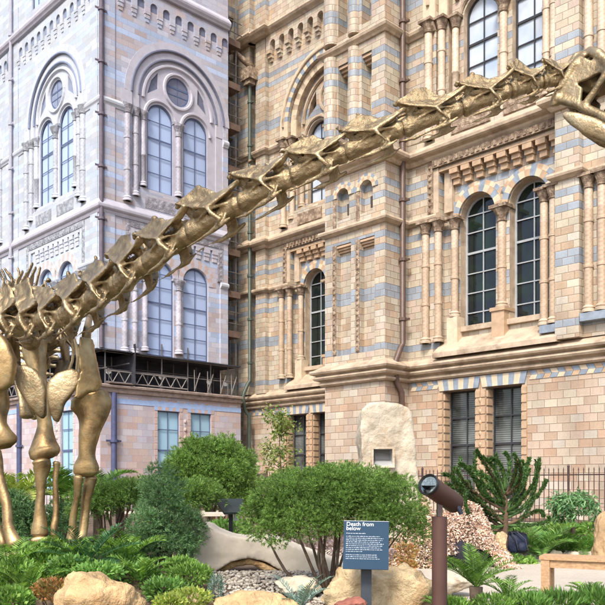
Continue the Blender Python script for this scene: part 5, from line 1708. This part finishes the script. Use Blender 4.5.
# monkey puzzle
b = gp(503, 13.4); R = root('monkey_puzzle_tree', b, 'spiky monkey puzzle tree with curving rope-like branches in front of the railings', 'monkey puzzle tree')
mb = MB(); mb.loft([b - Vector((0, 0, .1)), at(505, 525, 13.4), at(506, 508, 13.4), at(505, 494, 13.4)], [.07, .055, .035, .02], 10)
mb.build('trunk', BARKR, R, smooth=True)
br = [((505, 530), (480, 515), (455, 480), (448, 488)), ((505, 525), (478, 500), (458, 474), (447, 476)), ((506, 515), (480, 490), (468, 465), (460, 462)), ((505, 505), (490, 480), (478, 468), (466, 466)),
      ((505, 500), (495, 478), (482, 460), (478, 450)), ((505, 495), (500, 475), (492, 462), (486, 456)), ((505, 490), (505, 470), (500, 458), (494, 455)), ((505, 490), (510, 470), (512, 458), (507, 452)),
      ((506, 495), (515, 478), (520, 462), (516, 455)), ((506, 505), (522, 492), (530, 472), (524, 460)), ((506, 512), (528, 500), (538, 478), (538, 456)), ((506, 518), (532, 508), (542, 490), (543, 481)),
      ((506, 525), (530, 516), (540, 505), (543, 516)), ((505, 528), (490, 520), (468, 505), (452, 508)), ((505, 520), (485, 512), (464, 492), (450, 482)), ((506, 528), (525, 524), (534, 500), (533, 490)),
      ((505, 510), (470, 495), (462, 480), (455, 470)), ((505, 515), (500, 495), (488, 485), (475, 480)), ((505, 515), (512, 498), (523, 488), (530, 470)), ((505, 500), (512, 490), (528, 470), (532, 462)),
      ((505, 525), (492, 510), (475, 505), (466, 485)), ((505, 518), (518, 508), (520, 490), (517, 475)), ((505, 505), (498, 490), (494, 475), (480, 470)), ((505, 520), (478, 510), (470, 495), (470, 520))]
br = br + [tuple((p[0] + random.uniform(-5, 5) * (k > 0), p[1] + random.uniform(-3, 8) * (k > 0)) for k, p in enumerate(b_)) for b_ in br[::2]]
V = []
for i, (p0, p1, p2, p3) in enumerate(br):
    dx, dy_ = p3[0] - p0[0], p3[1] - p0[1]
    if i >= 24 and abs(dx) > 14:
        p1 = (p0[0] + dx * .5, p0[1] + random.uniform(0, 9)); p2 = (p3[0] + dx * random.uniform(.02, .2), p0[1] + dy_ * random.uniform(.1, .5))
    elif i >= 24:
        p1 = (p0[0] + dx * 1.6, p0[1] + dy_ * .2); p2 = (p3[0] + dx * .5 + random.uniform(-5, 5), p0[1] + dy_ * .6)
    p3 = (p3[0] + random.uniform(-3, 3), p3[1] + random.uniform(-4, 5))
    Y0 = 13.4; dy = [0, .35, -.3, .5, -.5, .1][i % 6] * (1 if i % 2 else 1.3)
    A0, A1, A2, A3 = at(*p0, Y0), at(*p1, Y0 + dy * .5), at(*p2, Y0 + dy), at(*p3, Y0 + dy)
    pts = []
    for k in range(15):
        t = k / 14
        pts.append(A0 * (1 - t) ** 3 + A1 * 3 * t * (1 - t) ** 2 + A2 * 3 * t * t * (1 - t) + A3 * t ** 3)
    mb = MB(); mb.loft(pts, [.026 - .0010 * k for k in range(15)], 7); mb.build('branch', BARKR if i % 4 == 0 else PUZZ, R, smooth=True)
    for k in range(2, 14):
        m_ = 44
        T = (pts[k + 1] - pts[k]); Tn = np.array(list(T.normalized()))
        f = rng.uniform(0, 1, (m_, 1))
        P = np.array(list(pts[k])) + np.array(list(T)) * f
        D = nrmz(rdir(m_) * .75 + Tn * .9)
        V.append(leaves(P, D, rng.uniform(.05, .078, m_), np.full(m_, .026), .1))
quads_obj('leaf', np.concatenate(V), PUZZ, R)
# ------------------------------------------------------------------ stones
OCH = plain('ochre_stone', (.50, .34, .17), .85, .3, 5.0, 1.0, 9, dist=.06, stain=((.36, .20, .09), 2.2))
OCH2 = plain('pale_ochre_stone', (.50, .38, .22), .85, .28, 6, 1.0, 9, dist=.06, stain=((.40, .24, .11), 2.5))
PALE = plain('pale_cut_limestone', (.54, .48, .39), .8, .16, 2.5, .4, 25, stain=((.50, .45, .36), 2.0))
LIMES = plain('weathered_limestone', (.50, .44, .34), .85, .15, 4, .8, 10, dist=.04, stain=((.40, .30, .20), 2.5))
def rock(name, label, c, dims, mat, seed, rough=.34, sub=5, group=None, cuts=7):
    bm = bmesh.new(); bmesh.ops.create_icosphere(bm, subdivisions=sub, radius=1)
    r = random.Random(seed); off = Vector((seed * 3.1, seed * 1.7, 0))
    planes = [(Vector([r.gauss(0, 1) for _ in range(3)]).normalized(), r.uniform(.62, .9)) for _ in range(cuts)]
    for v in bm.verts:
        p = v.co.copy()
        for n, d in planes:
            e = p.dot(n) - d
            if e > 0: p -= n * e * .88
        p *= 1 + noise.fractal(p * 1.6 + off, 1.0, 2.0, 4) * rough
        v.co = Vector((p.x * dims[0], p.y * dims[1], p.z * dims[2]))
        v.co += v.normal * noise.fractal(v.co * 9 + off, 1.0, 2.0, 3) * .02
    me = bpy.data.meshes.new(name); bm.to_mesh(me); bm.free(); me.materials.append(mat)
    me.polygons.foreach_set('use_smooth', [True] * len(me.polygons))
    o = bpy.data.objects.new(name, me); COL.objects.link(o); o.location = c; o.rotation_euler.z = r.uniform(-.3, .3)
    tag(o, label, 'boulder' if max(dims) > .2 else 'stone', group); return o
def rk(x, y, Y): return at(x, y, Y)
rock('boulder', 'big pale ochre boulder behind and below the blue sign', at(378, 612, 8.0), (.60, .42, .46), OCH2, 3)
rock('boulder', 'smooth ochre boulder among the ferns at the lower left', at(97, 605, 6.9), (.36, .3, .34), OCH, 8, .2)
rock('boulder', 'long low ochre boulder along the bottom edge below the gravel', at(258, 612, 7.2), (.50, .25, .19), OCH, 12, .2)
rock('boulder', 'small pale stone at the bottom between the fern and the spurge', at(200, 604, 7.35), (.14, .12, .12), OCH2, 15, .2)
rock('boulder', 'reddish stone at the bottom edge, left of the sign post', at(352, 604, 7.2), (.14, .1, .07), plain('red_stone', (.27, .10, .07), .8, .2, 5, .5), 21, .15)
rock('boulder', 'low pale rounded rock on the gravel by the pine stems', at(300, 586, 8.2), (.26, .2, .10), LIMES, 23, .15)
rock('boulder', 'upright brown rock stump at the right edge behind the bench', at(604, 549, 13.6), (.19, .19, .60), plain('brown_stump_stone', (.36, .24, .13), .85, .25, 4, .8, 12, dist=.03, stain=((.5, .38, .22), 3)), 31, .25, cuts=1)
rock('boulder', 'pale grey rock beside the camouflage net, right of its hump', at(501, 544, 12.9), (.11, .11, .19), OCH2, 33, .15)
rock('boulder', 'smooth pale grey rock half hidden behind the spotlight post', at(452, 583, 9.6), (.27, .2, .14), LIMES, 35, .12)
for i, (x, y, Y, lb) in enumerate(((520, 566, 13.6, 'small white stone on the path edge below the backpack'), (575, 560, 14.0, 'small white stone behind the bench top'), (590, 557, 14.1, 'small white stone by the brown stump'), (498, 570, 13.0, 'small white stone right of the net'), (556, 556, 14.3, 'small white stone under the right-hand cycads'))):
    p = at(x, y, Y); p.z = gz(p.x, p.y) + .05
    rock('edging_stone', lb, p, (.13, .1, .08), LIMES, 40 + i, .2, 3, 'white stones edging the path')
# pebble bed: far too many to count
V = MB()
r = random.Random(5)
ico = bmesh.new(); bmesh.ops.create_icosphere(ico, subdivisions=1, radius=1)
iv = [v.co.copy() for v in ico.verts]; ifc = [tuple(v.index for v in f.verts) for f in ico.faces]
for i in range(2300):
    x = r.uniform(212, 335); Y = r.uniform(7.6, 9.75)
    p = at(x, 500, Y); s = r.uniform(.010, .030)
    if i > 1900:
        p = Vector((r.uniform(1.6, 6.5), r.choice((14.2, 14.5)) + r.gauss(0, .2), 0)); s = r.uniform(.02, .06)
    p.z = gz(p.x, p.y) + .01 + (.03 * sst(9.0, 9.75, Y) if i <= 1900 else .02) + r.uniform(0, .02)
    M_ = Matrix.Rotation(r.uniform(0, 6), 3, 'Z') @ Matrix.Rotation(r.uniform(-.5, .5), 3, 'X')
    sx, sy, sz = s * r.uniform(.9, 1.5), s * r.uniform(.7, 1.1), s * r.uniform(.5, .8)
    V.add([p + M_ @ Vector((q.x * sx, q.y * sy, q.z * sz)) for q in iv], ifc)
pebm, nt, B = new_mat('pebble'); t = NT(nt); g = t.n('ShaderNodeNewGeometry')
t.l(t.ramp(g.outputs['Random Per Island'], [(0, (.17, .14, .12)), (.3, (.29, .25, .20)), (.6, (.38, .34, .28)), (.85, (.47, .43, .37))]), B.inputs['Base Color']); B.inputs['Roughness'].default_value = .8
tag(V.build('gravel', pebm, smooth=True, recalc=False), 'loose pale gravel and pebbles around the cut stone', kind='stuff')

def slab(name, outline, Y, th, mat, parent=None, hole=None, tilt=0, vox=.03, rough=.03, hd=.14, label=None, cat=None, sm=3, fs_=4):
    cx = sum(p[0] for p in outline) / len(outline)
    f = lambda p: at(p[0], p[1], Y + tilt * (p[0] - cx))
    mb = MB(); k = len(outline)
    tris = tessellate_polygon([[Vector((p[0], p[1], 0)) for p in outline]])
    fr = [f(p) for p in outline]; bk = [q + Vector((.0, th, 0)) for q in fr]
    mb.add(fr + bk, [tuple(t_) for t_ in tris] + [tuple(i + k for i in reversed(t_)) for t_ in tris] + [(i, (i + 1) % k, (i + 1) % k + k, i + k) for i in range(k)])
    me = remesh(mb, vox, sm, name); me.materials.clear(); me.materials.append(mat)
    nrm = [v.normal.copy() for v in me.vertices]
    for v, n_ in zip(me.vertices, nrm):
        v.co += n_ * noise.fractal(v.co * fs_, 1.0, 2.0, 5) * rough
    o = bpy.data.objects.new(name, me); COL.objects.link(o)
    if label: tag(o, label, cat)
    return o
# long pale cut stone lying behind the gravel
slab('cut_stone', [(187, 552), (187, 538), (191, 530), (200, 524), (209, 525.5), (216, 530.5), (230, 535.5), (247, 538), (262, 536), (275, 538), (300, 548), (325, 556), (345, 566), (345, 580), (320, 584), (305, 581), (293, 577), (279, 570), (265, 562), (249, 558), (232, 562), (216, 571), (204, 570), (192, 562)], 9.75, .55, PALE, label='long pale smooth-cut stone with an arched underside, behind the gravel', cat='cut stone', tilt=.004, rough=.01, vox=.022, sm=2)
# darker rough underside of the same stone
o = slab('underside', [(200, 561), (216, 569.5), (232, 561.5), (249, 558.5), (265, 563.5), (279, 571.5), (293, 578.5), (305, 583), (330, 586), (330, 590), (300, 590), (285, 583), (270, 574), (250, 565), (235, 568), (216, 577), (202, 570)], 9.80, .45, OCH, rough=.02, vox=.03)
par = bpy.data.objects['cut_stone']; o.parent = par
# standing stone with a square recess
st = slab('standing_stone', [(361, 425), (362, 409), (369, 403), (380, 402), (396, 403.5), (408, 407.5), (412, 413), (414, 430), (416.5, 455), (419, 480), (420, 540), (356, 540), (359, 500), (361.5, 460), (360, 440)], 12.6, .85, LIMES, label='tall rough standing stone with a square metal-lined recess, behind the mound pine', cat='standing stone', tilt=.006, rough=.035, vox=.035, sm=2, fs_=3.0)
mb = MB()
fr = [at(373.5, 449, 12.52), at(392, 449.3, 12.56), at(392, 465.5, 12.56), at(374.5, 465.2, 12.52)]
x0, x1, z0, z1 = fr[0].x, fr[1].x, fr[2].z, fr[0].z
y0 = 12.50
mb.box(x0 - .035, x0, y0, y0 + .08, z0 - .035, z1 + .035); mb.box(x1, x1 + .035, y0, y0 + .08, z0 - .035, z1 + .035)
mb.box(x0, x1, y0, y0 + .08, z1, z1 + .035); mb.box(x0, x1, y0, y0 + .08, z0 - .035, z0)
mtl = plain('brushed_metal', (.62, .62, .62), .4, .1, 4, .1, metal=.5)
plq = mb.build('recess_frame', LIMES, st); 
mb = MB()
a, b_, c_, d_ = (x0, y0 + .03, z1), (x1, y0 + .03, z1), (x1, y0 + .005, z0), (x0, y0 + .005, z0)
m0, m1 = (x0 + .04, y0 + .30, z1 - .02), (x1 - .01, y0 + .30, z1 - .02)
m2, m3 = (x1 - .01, y0 + .22, z0 + .10), (x0 + .04, y0 + .22, z0 + .10)
mb.add([a, b_, c_, d_, m0, m1, m2, m3], [(0, 1, 5, 4), (1, 2, 6, 5), (2, 3, 7, 6), (3, 0, 4, 7), (4, 5, 6, 7)], [1, 0, 0, 1, 0])
mb.build('recess', [mtl, plain('recess_dark_face', (.12, .11, .10), .6, .1)], st, recalc=False)
# cut the recess mouth out of the stone
bm = bmesh.new(); bm.from_mesh(st.data)
bmesh.ops.delete(bm, geom=[v for v in bm.verts if x0 - .005 < v.co.x < x1 + .005 and z0 - .005 < v.co.z < z1 + .005 and v.co.y < 13.0], context='VERTS')
bm.to_mesh(st.data); bm.free()

# ------------------------------------------------------------------ blue sign
SGN = root('information_sign', (at(366, 600, 7.5).x, 7.5, 0), 'blue sign on a dark post headed Death from below, in front of the ochre boulder', 'sign')
blue = plain('sign_blue', (.020, .048, .085), .7, .05, 3, .0, spec=.2)
dkp = plain('dark_post_paint', (.045, .055, .07), .45, .1)
whi = plain('sign_white', (.72, .75, .78), .6, .02, 3, 0)
c = at(366, 545, 7.4)
rv = Vector((1, -.10, -.012)).normalized(); uv_ = Vector((.085, .33, .94)); uv_ = (uv_ - rv * uv_.dot(rv)).normalized(); nv_ = rv.cross(uv_)
if nv_.y > 0: nv_ = -nv_
M_ = Matrix(((rv.x, uv_.x, nv_.x, c.x), (rv.y, uv_.y, nv_.y, c.y), (rv.z, uv_.z, nv_.z, c.z), (0, 0, 0, 1)))
HW, HH = .208, .228
mb = MB(); mb.box(-HW, HW, -HH, HH, -.012, 0, M=M_); mb.build('panel', blue, SGN)
mb = MB(); mb.box(-HW, HW, HH + .0005, HH + .003, -.012, .0, M=M_); mb.build('panel_edge', whi, SGN)
mb = MB(); pc = at(366.5, 600, 7.46)
mb.box(pc.x - .048, pc.x + .048, 7.47, 7.53, -.02, .82); mb.build('post', dkp, SGN)
def text(s, size, x, y, parent, mat, bold=0.0):
    cu = bpy.data.curves.new('lettering', 'FONT'); cu.body = s; cu.size = size; cu.extrude = .0004
    tmp = bpy.data.objects.new('tmp', cu); COL.objects.link(tmp); dg = bpy.context.evaluated_depsgraph_get()
    me = bpy.data.meshes.new_from_object(tmp.evaluated_get(dg)); bpy.data.objects.remove(tmp); me.materials.clear(); me.materials.append(mat)
    o = bpy.data.objects.new('lettering', me); COL.objects.link(o); o.parent = parent
    o.matrix_local = Matrix.Translation(-ORG[parent.name]) @ M_ @ Matrix.Translation((x, y, .0015))
    return o
text('Death from', .054, -HW + .022, HH - .047, SGN, whi, .0007)
text('below', .054, -HW + .022, HH - .088, SGN, whi, .0007)
rr = random.Random(4)
mb = MB()
def wordline(y, x1, h):
    x = -HW + .024
    while x < x1:
        w = min(rr.uniform(.010, .034), x1 - x)
        # a word: a run of small upright strokes on a thin base, too small to read
        k = max(1, int(w / .006))
        for i in range(k):
            hh = h * rr.choice((.62, .62, .62, 1.0))
            mb.box(x + i * .006, x + i * .006 + .0045, y, y + hh, .0005, .0012, M=M_)
        x += k * .006 + .005
wordline(HH - .122, -.0, .0095)
ys_ = HH - .150
for i in range(9):
    wordline(ys_, (HW - .06) + rr.uniform(-.03, .02) if i != 8 else -.03, .0075); ys_ -= .0180
ys_ -= .014
for i in range(3):
    wordline(ys_, (HW - .08) + rr.uniform(-.03, .02), .0075); ys_ -= .0180
mb.build('small_print', plain('sign_small_print', (.45, .50, .56), .6, .02, 3, 0), SGN)

# dark slanted information panel behind
LEC = root('lectern', (at(229, 545, 11.8).x, 11.8, gz(-1, 11.8)), 'dark green slanted information panel on a single post by the round pine', 'lectern')
p = at(231, 510, 11.8)
blk = plain('dark_green_panel', (.018, .028, .027), .4, .1)
mb = MB()
a = [at(214.5, 499, 11.95), at(243, 498.5, 12.05), at(244, 512, 11.6), at(224, 512.5, 11.5)]
b4 = [q + Vector((0, .01, -.03)) for q in a]
mb.add(a + b4, [(0, 1, 2, 3), (7, 6, 5, 4), (0, 4, 5, 1), (1, 5, 6, 2), (2, 6, 7, 3), (3, 7, 4, 0)]); mb.build('panel', blk, LEC)
mb = MB(); q = at(231, 505, 11.85); mb.box(q.x - .03, q.x + .03, 11.8, 11.86, gz(q.x, 11.8), q.z - .05); mb.build('post', blk, LEC)
mb = MB(); q = at(234, 517, 11.9); mb.box(q.x - .0, q.x + .075, 11.87, 11.88, q.z - .05, q.z + .06); mb.build('notice', whi, LEC)

# pale wooden trestle behind the cut stone
TR = root('trestle', (at(212, 540, 13.5).x, 13.5, gz(-1.5, 13.5)), 'pale wooden trestle table behind the cut stone, left of the dark panel', 'trestle table')
wd_ = plain('pale_timber', (.58, .50, .42), .7, .12, 6, .2); wd2 = plain('tan_timber', (.48, .30, .18), .7, .12, 6, .2)
for x0_, x1_ in ((206, 212), (214, 208), (219, 224), (226, 220)):
    mb = MB(); mb.loft([at(x0_, 516, 13.5), at(x1_, 538, 13.4)], [.03, .03], 4); mb.build('leg', wd_ if x0_ < 214 else wd2, TR)
mb = MB(); q0, q1 = at(202, 517, 13.4), at(228, 511, 13.8); mb.box(q0.x, q1.x, 13.2, 13.75, q0.z + .02, q0.z + .07); mb.build('table_top', wd_, TR)
mb = MB(); mb.tube(at(206, 530, 13.45), at(224, 530, 13.45), .02, seg=6); mb.build('crossbar', wd2, TR)

# ------------------------------------------------------------------ spotlight on a brown post
SP = root('garden_spotlight', (at(439.5, 600, 7.0).x, 7.0, 0), 'brown cylindrical spotlight tilted on a round brown post right of the sign', 'spotlight')
brn = plain('brown_powder_coat', (.085, .042, .032), .6, .12, 3, .12, 60)
mb = MB(); b = Vector((at(439.5, 600, 7.0).x, 7.0, 0)); zt = at(439, 516.5, 7.0).z
mb.lathe(b, [(.066, 0), (.066, zt - .004), (.060, zt)], 28); mb.build('post', brn, SP, smooth=True, angle=40)
mb = MB(); mb.lathe(b, [(.09, .02), (.09, .035)], 20); mb.build('base_plate', brn, SP)
mb = MB(); q = at(439.5, 508, 7.0); mb.box(q.x - .022, q.x + .022, 6.97, 7.03, zt + .001, at(0, 503, 7.0).z); mb.lathe((q.x, 7.0, zt + .03), [(.03, 0), (.03, .03)], 12)
mb.build('bracket', plain('bracket_metal', (.12, .09, .08), .4, .1, metal=.3), SP)
fc = at(429.5, 485.5, 6.84); bc_ = at(455.5, 504, 7.14)
d = (bc_ - fc).normalized()
mb = MB(); mb.loft([fc, fc + d * .004, fc + d * .10, bc_ - d * .015, bc_], [.086, .090, .090, .090, .082], 28)
mb.build('lamp_housing', brn, SP, smooth=True, angle=35)
mb = MB(); mb.loft([fc - d * .035, fc - d * .03, fc, fc], [.091, .096, .096, .075], 28, cap=False)
mb.loft([fc - d * .035, fc - d * .012], [.091, .074], 28, cap=False)
mb.build('bezel', plain('black_bezel', (.02, .022, .022), .35, .1), SP, smooth=True, angle=30)
def lensm():
    m, nt, B = new_mat('lamp_lens'); t = NT(nt); ob = t.coord('Object')
    v = t.n('ShaderNodeTexVoronoi'); v.inputs['Scale'].default_value = 34; t.l(ob, v.inputs['Vector'])
    t.l(t.ramp(v.outputs['Distance'], [(0, (.30, .36, .36)), (.6, (.14, .18, .19)), (1, (.45, .5, .5))]), B.inputs['Base Color'])
    B.inputs['Roughness'].default_value = .12; B.inputs['Metallic'].default_value = .35
    t.bump(v.outputs['Distance'], .5, .01, B); return m
mb = MB(); mb.loft([fc - d * .014, fc - d * .010], [.076, .076], 24); mb.build('lens', lensm(), SP)
mb = MB(); q = at(459, 508.5, 7.05); mb.loft([q + Vector((-.02, 0, .03)), q, q + Vector((.02, 0, -.05))], [.02, .024, .02], 10); mb.build('knob', plain('black_knob', (.025, .03, .045), .4, .1), SP, smooth=True, angle=40)

# ------------------------------------------------------------------ bench
oak = plain('oak_timber', (.46, .28, .14), .6, .12, 3, .2, 30)
def oakm():
    m, nt, B = new_mat('oak_planks'); t = NT(nt); ob = t.coord('Object')
    mp = t.n('ShaderNodeMapping'); mp.inputs['Scale'].default_value = (2, 30, 30); t.l(ob, mp.inputs[0])
    a = t.noise(1.5, mp.outputs[0], 5, .6, .6)
    t.l(t.ramp(a, [(.3, (.36, .20, .10)), (.65, (.56, .36, .20))]), B.inputs['Base Color']); B.inputs['Roughness'].default_value = .55
    t.bump(a, .2, .004, B); return m
OAK = oakm()
BN = root('garden_bench', (3.35, 8.85, 0), 'plain light oak bench standing on the path at the right edge', 'bench')
ang = -.45
bp = at(539, 557, 9.25)
T_ = Matrix.Translation((bp.x, bp.y, 0)) @ Matrix.Rotation(ang, 4, 'Z')
Zt = bp.z + .01
mb = MB()
for i in range(3):
    mb.box(0, 1.7, .002 + i * .13, .126 + i * .13, Zt - .04, Zt, M=T_)
mb.build('seat', OAK, BN)
for (x0_, y0_) in ((.02, .01), (.02, .29), (1.58, .01), (1.58, .29)):
    mb = MB(); mb.box(x0_, x0_ + .095, y0_, y0_ + .09, 0.02, Zt - .041, M=T_); mb.build('leg', OAK, BN)
mb = MB(); mb.box(.117, 1.578, .03, .07, Zt - .13, Zt - .041, M=T_); mb.box(.117, 1.578, .31, .35, Zt - .13, Zt - .041, M=T_); mb.build('rail', OAK, BN)
mb = MB(); mb.box(.04, .095, .102, .288, Zt - .13, Zt - .041, M=T_); mb.box(1.6, 1.655, .102, .288, Zt - .13, Zt - .041, M=T_); mb.build('end_rail', OAK, BN)

# ------------------------------------------------------------------ camouflage net over something dark
NETY = 12.5
def hump(u, pk, w0, w1): return pk * math.exp(-((u) / (w0 if u < 0 else w1)) ** 2)
def net_top(x):        # top edge in the photograph
    pts = [(386, 560), (392, 528), (398, 500), (408, 489), (420, 492), (430, 504), (440, 522), (450, 514), (462, 505), (474, 503), (484, 510), (491, 524), (497, 536), (506, 548), (514, 560), (518, 568)]
    for (a_, ya), (b_, yb) in zip(pts, pts[1:]):
        if a_ <= x <= b_: return ya + (yb - ya) * (x - a_) / (b_ - a_)
    return 568
NETR = root('camouflage_net', (at(450, 565, NETY).x, NETY, 0), 'sand and brown camouflage netting draped in two humps behind the spotlight', 'camouflage net')
mb = MB(); nx, nd = 90, 26
P_ = {}
for i in range(nx):
    x = 386 + 132 * i / (nx - 1)
    for j in range(nd):
        t_ = j / (nd - 1)
        top = at(x, net_top(x), NETY + .55).z
        hgt = max(top, .03)
        # front sheet falls from the ridge to the ground towards the camera
        fy = NETY + .55 - .45 * t_ ** .8
        zz = hgt * (1 - t_ ** 1.6) + .02
        X = (x - CX) / F * (NETY + .2)
        q = Vector((X, fy, zz)); q += Vector((noise.noise(q * 3) * .06, noise.noise(q * 4 + Vector((5, 0, 0))) * .08, 0))
        P_[i, j] = q
        mb.v.append(tuple(q))
def opening(i, j):
    x = 386 + 132 * i / (nx - 1); z = P_[i, j].z
    return 446 < x < 494 and z < .40 - abs(x - 470) * .007 and j > 6
for i in range(nx - 1):
    for j in range(nd - 1):
        if opening(i, j): continue
        mb.f.append((i * nd + j, i * nd + j + 1, (i + 1) * nd + j + 1, (i + 1) * nd + j)); mb.m.append(0)
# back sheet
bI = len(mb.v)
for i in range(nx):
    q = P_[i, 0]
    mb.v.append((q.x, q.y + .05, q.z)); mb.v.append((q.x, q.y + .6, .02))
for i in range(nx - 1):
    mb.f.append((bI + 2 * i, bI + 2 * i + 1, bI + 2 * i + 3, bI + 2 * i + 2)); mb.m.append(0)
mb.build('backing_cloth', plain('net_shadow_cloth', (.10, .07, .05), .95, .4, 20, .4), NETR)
def flakes(keepf, mat, n):
    Ps = []
    while len(Ps) < n:
        i = rng.integers(0, nx - 1); j = rng.integers(0, nd - 1)
        if opening(i, j) or not keepf(386 + 132 * i / (nx - 1)): continue
        a = P_[i, j]; b2 = P_[i + 1, j + 1]; f = rng.uniform(); g_ = rng.uniform()
        q = Vector((a.x + (b2.x - a.x) * f, a.y + (b2.y - a.y) * g_, a.z + (b2.z - a.z) * g_))
        Ps.append([q.x, q.y - .015, q.z + .015])
    P = np.array(Ps); D = nrmz(rdir(len(P)) + np.array([0, -.3, -.35]))
    quads_obj('net_scrap', leaves(P, D, rng.uniform(.025, .06, len(P)), rng.uniform(.015, .03, len(P)), 1.0), mat, NETR)
flakes(lambda x: True, leafmat('sand_net_scrap', (.42, .29, .22), (.62, .46, .37), (.72, .58, .48), .8, .1), 9000)
flakes(lambda x: x < 437, leafmat('olive_net_scrap', (.24, .19, .09), (.44, .35, .22), (.60, .50, .36), .8, .1), 3500)
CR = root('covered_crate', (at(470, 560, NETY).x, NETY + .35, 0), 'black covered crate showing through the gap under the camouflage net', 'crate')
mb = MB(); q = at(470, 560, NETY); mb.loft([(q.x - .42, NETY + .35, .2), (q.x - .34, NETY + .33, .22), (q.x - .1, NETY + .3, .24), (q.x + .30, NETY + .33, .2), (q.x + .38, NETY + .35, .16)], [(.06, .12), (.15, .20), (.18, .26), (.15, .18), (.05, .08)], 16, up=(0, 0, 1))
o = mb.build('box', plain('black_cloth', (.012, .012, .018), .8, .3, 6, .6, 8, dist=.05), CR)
mb = MB(); mb.loft([(q.x - .1, NETY + .16, .36), (q.x, NETY + .13, .38), (q.x + .1, NETY + .16, .36)], [.012] * 3, 6); mb.build('handle', plain('black_handle', (.012, .012, .018), .6, .2), CR)

# ------------------------------------------------------------------ backpack
BP = root('backpack', (at(514, 550, 13.6).x, 13.6, gz(2, 13.6)), 'dark navy backpack lying on the path edge beside the monkey puzzle tree', 'backpack')
nav = plain('navy_fabric', (.012, .018, .045), .6, .3, 8, .6, 18, dist=.03)
c = at(514, 543, 13.6)
mb = MB(); mb.loft([c + Vector((-.20, 0, -.02)), c + Vector((-.16, 0, 0)), c + Vector((0, 0, .01)), c + Vector((.15, 0, -.02)), c + Vector((.19, 0, -.05))], [(.08, .10), (.14, .18), (.16, .21), (.14, .17), (.07, .09)], 16, up=(0, 0, 1), power=2.8)
for i, v in enumerate(mb.v): q = Vector(v); mb.v[i] = tuple(q + Vector((0, 1, 1)) * noise.noise(q * 7) * .03)
mb.build('bag', nav, BP, smooth=True)
mb = MB(); mb.loft([c + Vector((.02, -.17, -.06)), c + Vector((.04, -.2, -.05)), c + Vector((.12, -.19, -.06)), c + Vector((.14, -.15, -.07))], [(.03, .05), (.06, .09), (.06, .09), (.03, .05)], 12, up=(0, 0, 1)); mb.build('pocket', nav, BP, smooth=True)
for s in (-1, 1):
    mb = MB(); pts = [c + Vector((-.1, -.1 + s * .03, .17)), c + Vector((-.05 + s * .05, -.2, .20)), c + Vector((.05 + s * .08, -.21, .08)), c + Vector((.1 + s * .08, -.2, -.1))]
    mb.loft(pts, [(.02, .008)] * 4, 6); mb.build('strap', plain('grey_webbing', (.07, .075, .09), .7, .2), BP)

# ------------------------------------------------------------------ railings
FN = root('iron_railings', (at(560, 528, 17.5).x, 17.5, .3), 'dark brown iron railings with pointed bars along the foot of the museum', 'railings')
iron = plain('railing_paint', (.055, .03, .028), .5, .2)
FP = []
e1 = WC.p(14, 3.6, 0); e0 = WC.p(-3.0, 3.6, 0)
for p_, zt_ in ((e1, 1.72), (e0, 1.68), (at(255, 475, 27.5), 1.62), (at(120, 482, 26.5), 1.40), (at(-60, 484, 26.0), 1.36)):
    FP.append((Vector((p_.x, p_.y, 0)), zt_))
for (a, za), (b2, zb) in zip(FP, FP[1:]):
    L = (b2 - a).length; nseg = max(1, round(L / 2.2))
    for k in range(nseg):
        p0, p1 = a.lerp(b2, k / nseg), a.lerp(b2, (k + 1) / nseg)
        z0_, z1_ = za + (zb - za) * k / nseg, za + (zb - za) * (k + 1) / nseg
        mb = MB(); nb = 17; dr = (p1 - p0).normalized()
        for i in range(1, nb):
            q = p0.lerp(p1, i / nb); zt_ = z0_ + (z1_ - z0_) * i / nb
            g = .25
            mb.lathe((q.x, q.y, g), [(.011, 0), (.011, zt_ - g - .05), (.016, zt_ - g - .035), (.002, zt_ - g + .02)], 5)
        for hz_ in (.42, 1.22):
            zz0 = hz_ if hz_ < 1 else z0_ - .16; zz1 = hz_ if hz_ < 1 else z1_ - .16
            mb.loft([Vector((p0.x, p0.y, zz0)), Vector((p1.x, p1.y, zz1))], [.014, .014], 4)
        mb.build('railing_panel', iron, FN)
        mb = MB(); mb.lathe((p0.x, p0.y, .22), [(.028, 0), (.028, z0_ - .22 + .02), (.034, z0_ - .22 + .04), (.01, z0_ - .22 + .09)], 8); mb.build('post', iron, FN)
# low stone kerb under the railings
KB = MB()
ks = [p for p, _ in FP]
for a, b2 in zip(ks, ks[1:]):
    dr = (b2 - a).normalized(); nn_ = Vector((-dr.y, dr.x, 0)) * .12
    KB.add([a + nn_ + Vector((0, 0, .1)), a - nn_ + Vector((0, 0, .1)), b2 - nn_ + Vector((0, 0, .1)), b2 + nn_ + Vector((0, 0, .1)), a + nn_ + Vector((0, 0, .40)), a - nn_ + Vector((0, 0, .40)), b2 - nn_ + Vector((0, 0, .40)), b2 + nn_ + Vector((0, 0, .40))], [(4, 5, 6, 7), (0, 1, 5, 4), (2, 3, 7, 6), (1, 2, 6, 5), (3, 0, 4, 7)])
KB.build('kerb', plain('kerb_stone', (.50, .45, .37), .8, .15, 4, .4), FN)
